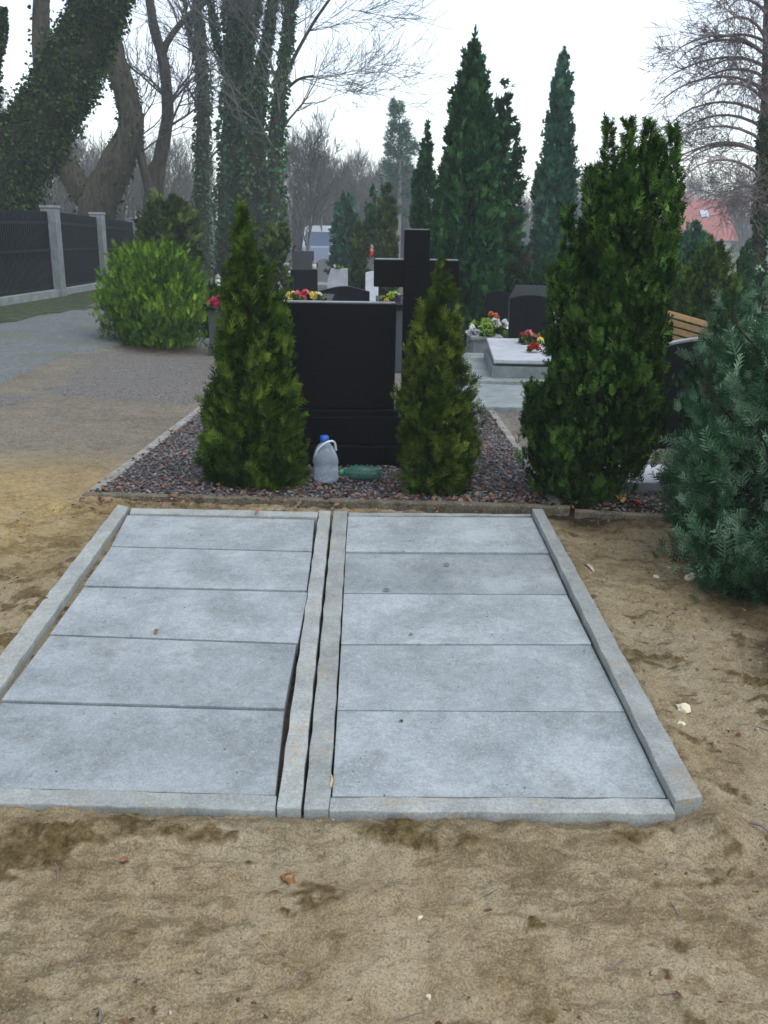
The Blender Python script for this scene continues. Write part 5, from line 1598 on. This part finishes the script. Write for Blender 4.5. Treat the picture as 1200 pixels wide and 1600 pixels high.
bouquet((pp.x - .02, pp.y + .15, pp.z + .31), 0.17, (WHI, LIM), 'white heather standing on the stone planter', 12)
bouquet(onz(845, 530, tomb.location.z + hT + 0.025), 0.13, (YEL, LIM), 'yellow flowers right of the arched headstone', 13)
bouquet(gnd(868, 474), 0.2, (YEL, ORA), 'small yellow flowers near the dark grey headstone', 14)
bouquet((pp.x + .06, pp.y - .08, pp.z + .31), 0.10, (LIM,), 'low green plant on the stone planter', 15)
bouquet(on(446, 419, 27), 0.13, (WHI,), 'cream flowers on top of the small pale slanted headstone', 16)
bouquet(on(528, 420, 24), 0.10, (WHI, LIM), 'whitish flowers on top of the pale grey slanted headstone', 17)
bouquet(gnd(556, 410), 0.34, (RED, ORA), 'rust red flowers down the alley', 18)
bouquet(gnd(600, 462), 0.22, (LIM, WHI), 'grey green plant under the cross arm', 19)
bouquet(gnd(587, 453), 0.25, (WHI, VIO), 'white and violet flowers by the white headstone', 20)
lantern(on(341, 450.5, 19), 0.28, (0.6, 0.66, 0.62), 'white lantern above the magenta flowers')
lantern(on(578, 403.5, 26), 0.40, (0.55, 0.05, 0.03), 'red lantern near the cross arm')
lantern(on(882, 471, tY + 3), 0.16, (0.75, 0.16, 0.03), 'orange lantern seen at the left flank of the yew')
lantern(on(450, 432.5, 18), 0.2, (0.6, 0.6, 0.6), 'pale lantern standing on the narrow black headstone')
lantern(on(491, 421.5, 21), 0.2, (0.62, 0.6, 0.5), 'cream lantern on the right end of the black square headstone')
lantern(gnd(572, 463), 0.38, (0.1, 0.1, 0.3), 'dark blue lantern beside the white headstone')
lantern(gnd(594, 461), 0.45, (0.6, 0.65, 0.75), 'white lantern left under the cross arm')

# van
def van():
    Y = 58
    b_ = spot(498, Y, 410)
    t = thing('van', 'white van with bluish windscreen parked in the mist at the end of the alley', 'van', b_)
    paint = plain('white_paint', (0.75, 0.78, 0.8), 0.35, 0.5, 0.05)
    glass = plain('windscreen_glass', (0.16, 0.22, 0.32), 0.1, 0.6, 0.1)
    bm = bmesh.new(); prism(bm, [(-.95, .3), (.95, .3), (.97, 1.2), (.80, 2.25), (.6, 2.35), (-.6, 2.35), (-.80, 2.25), (-.97, 1.2)], -.2, 3.6); fin('body', bm, paint, t, 0.05)
    bm = bmesh.new(); prism(bm, [(-.97, .25), (.97, .25), (.95, 1.15), (-.95, 1.15)], -.75, -.203); fin('bonnet', bm, plain('blue_grey_paint', (0.30, 0.36, 0.48), 0.35, 0.5, 0.05), t, 0.06)
    bm = bmesh.new(); prism(bm, [(-.82, 1.2), (.82, 1.2), (.70, 2.0), (-.70, 2.0)], -.235, -.203); fin('windscreen', bm, glass, t)
    for sx in (-.75, .75):
        bm = bmesh.new(); box(bm, (sx, -.76, .8), (.28, .04, .18)); fin('headlight', bm, plain('lamp_glass', (0.6, 0.62, 0.65), 0.2), t, 0.015)
        for yy in (-.3, 2.8):
            bm = bmesh.new(); bmesh.ops.create_cone(bm, cap_ends=True, segments=18, radius1=.33, radius2=.33, depth=.22, matrix=Matrix.Translation((sx * 1.12, yy, .33)) @ Matrix.Rotation(rad(90), 4, 'Y')); fin('wheel', bm, plain('tyre', (0.02, 0.02, 0.02), 0.9), t)
van()

# house with the red roof
def house():
    Y = 95
    b_ = spot(1092, Y, 400); s = scl(b_)
    t = thing('house', 'house with a big red tiled roof among bare trees', 'house', b_, rad(0))
    ez = atY(1092, 398, Y).z - b_.z; rz_ = atY(1095, 309, Y).z - b_.z
    X = lambda px: (px - 1092) * s
    ez = max(ez, 1.6)
    k = NT('roof_tiles')
    w = k.n.new('ShaderNodeTexWave'); w.inputs['Scale'].default_value = 3.0; w.inputs['Distortion'].default_value = 1.0; k.l.new(k.tc.outputs['Object'], w.inputs[0])
    k.color(k.mix(k.math('MULTIPLY', w.outputs['Fac'], .25), k.ramp(k.noise(1.2, 5, .7), [(.3, (0.26, 0.10, 0.085)), (.7, (0.38, 0.15, 0.125))]), (0.2, 0.06, 0.05))); k.set(0.8, .2)
    bm = bmesh.new(); box(bm, (X(1095), 3.6, ez / 2 - .2), (X(1142) - X(1048), 6.6, ez + .3)); fin('wall', bm, plain('cream_render', (0.45, 0.42, 0.38), .9), t)
    bm = bmesh.new()
    v = [bm.verts.new(c) for c in ((X(1036), -.3, ez - .3), (X(1150), -.3, ez - .3), (X(1150), 7.5, ez - .3), (X(1036), 7.5, ez - .3), (X(1060), 3.6, rz_), (X(1141), 3.6, rz_))]
    for f in ((0, 1, 5, 4), (1, 2, 5), (2, 3, 4, 5), (3, 0, 4), (3, 2, 1, 0)): bm.faces.new([v[i] for i in f])
    bmesh.ops.recalc_face_normals(bm, faces=bm.faces[:])
    rf = fin('roof', bm, k.m, t)
    sl = math.atan2(rz_ - ez + .3, 3.9)
    def on_roof(px, f): return (X(px), -.3 + 3.9 * f, ez - .3 + (rz_ - ez + .3) * f + .06)
    bm = bmesh.new(); box(bm, on_roof(1105, .62), (.8, .9, .1), Matrix.Rotation(sl, 4, 'X')); fin('skylight', bm, plain('skylight_glass', (0.30, 0.37, 0.45), .3, .6, .05), t)
    bm = bmesh.new(); box(bm, (X(1083), 3.2, rz_ + .1), (.7, .6, .9)); fin('chimney', bm, plain('brick', (0.3, 0.2, 0.17), .9), rf)
    for px in (1065, 1120):
        bm = bmesh.new(); box(bm, (X(px), .29, ez * .5), (1.2, .06, 1.1)); fin('window', bm, plain('dark_glass', (0.05, 0.06, 0.07), .2), t)
house()

# ------------------------------------------------------------------ haze
hz = bmesh.new(); box(hz, (0, 66, 7.5), (190, 150, 27)); 
hm = bpy.data.materials.new('haze'); hm.use_nodes = True
hn = hm.node_tree.nodes; hn.clear()
ho = hn.new('ShaderNodeOutputMaterial'); hv = hn.new('ShaderNodeVolumePrincipled')
hv.inputs['Color'].default_value = (0.86, 0.93, 1.0, 1)
hv.inputs['Density'].default_value = 0.0018
hm.node_tree.links.new(hv.outputs[0], ho.inputs['Volume'])
hobj = fin('haze', hz, hm); hobj['kind'] = 'stuff'; hobj['label'] = 'thin pale winter mist over the whole cemetery'; hobj['category'] = 'haze'
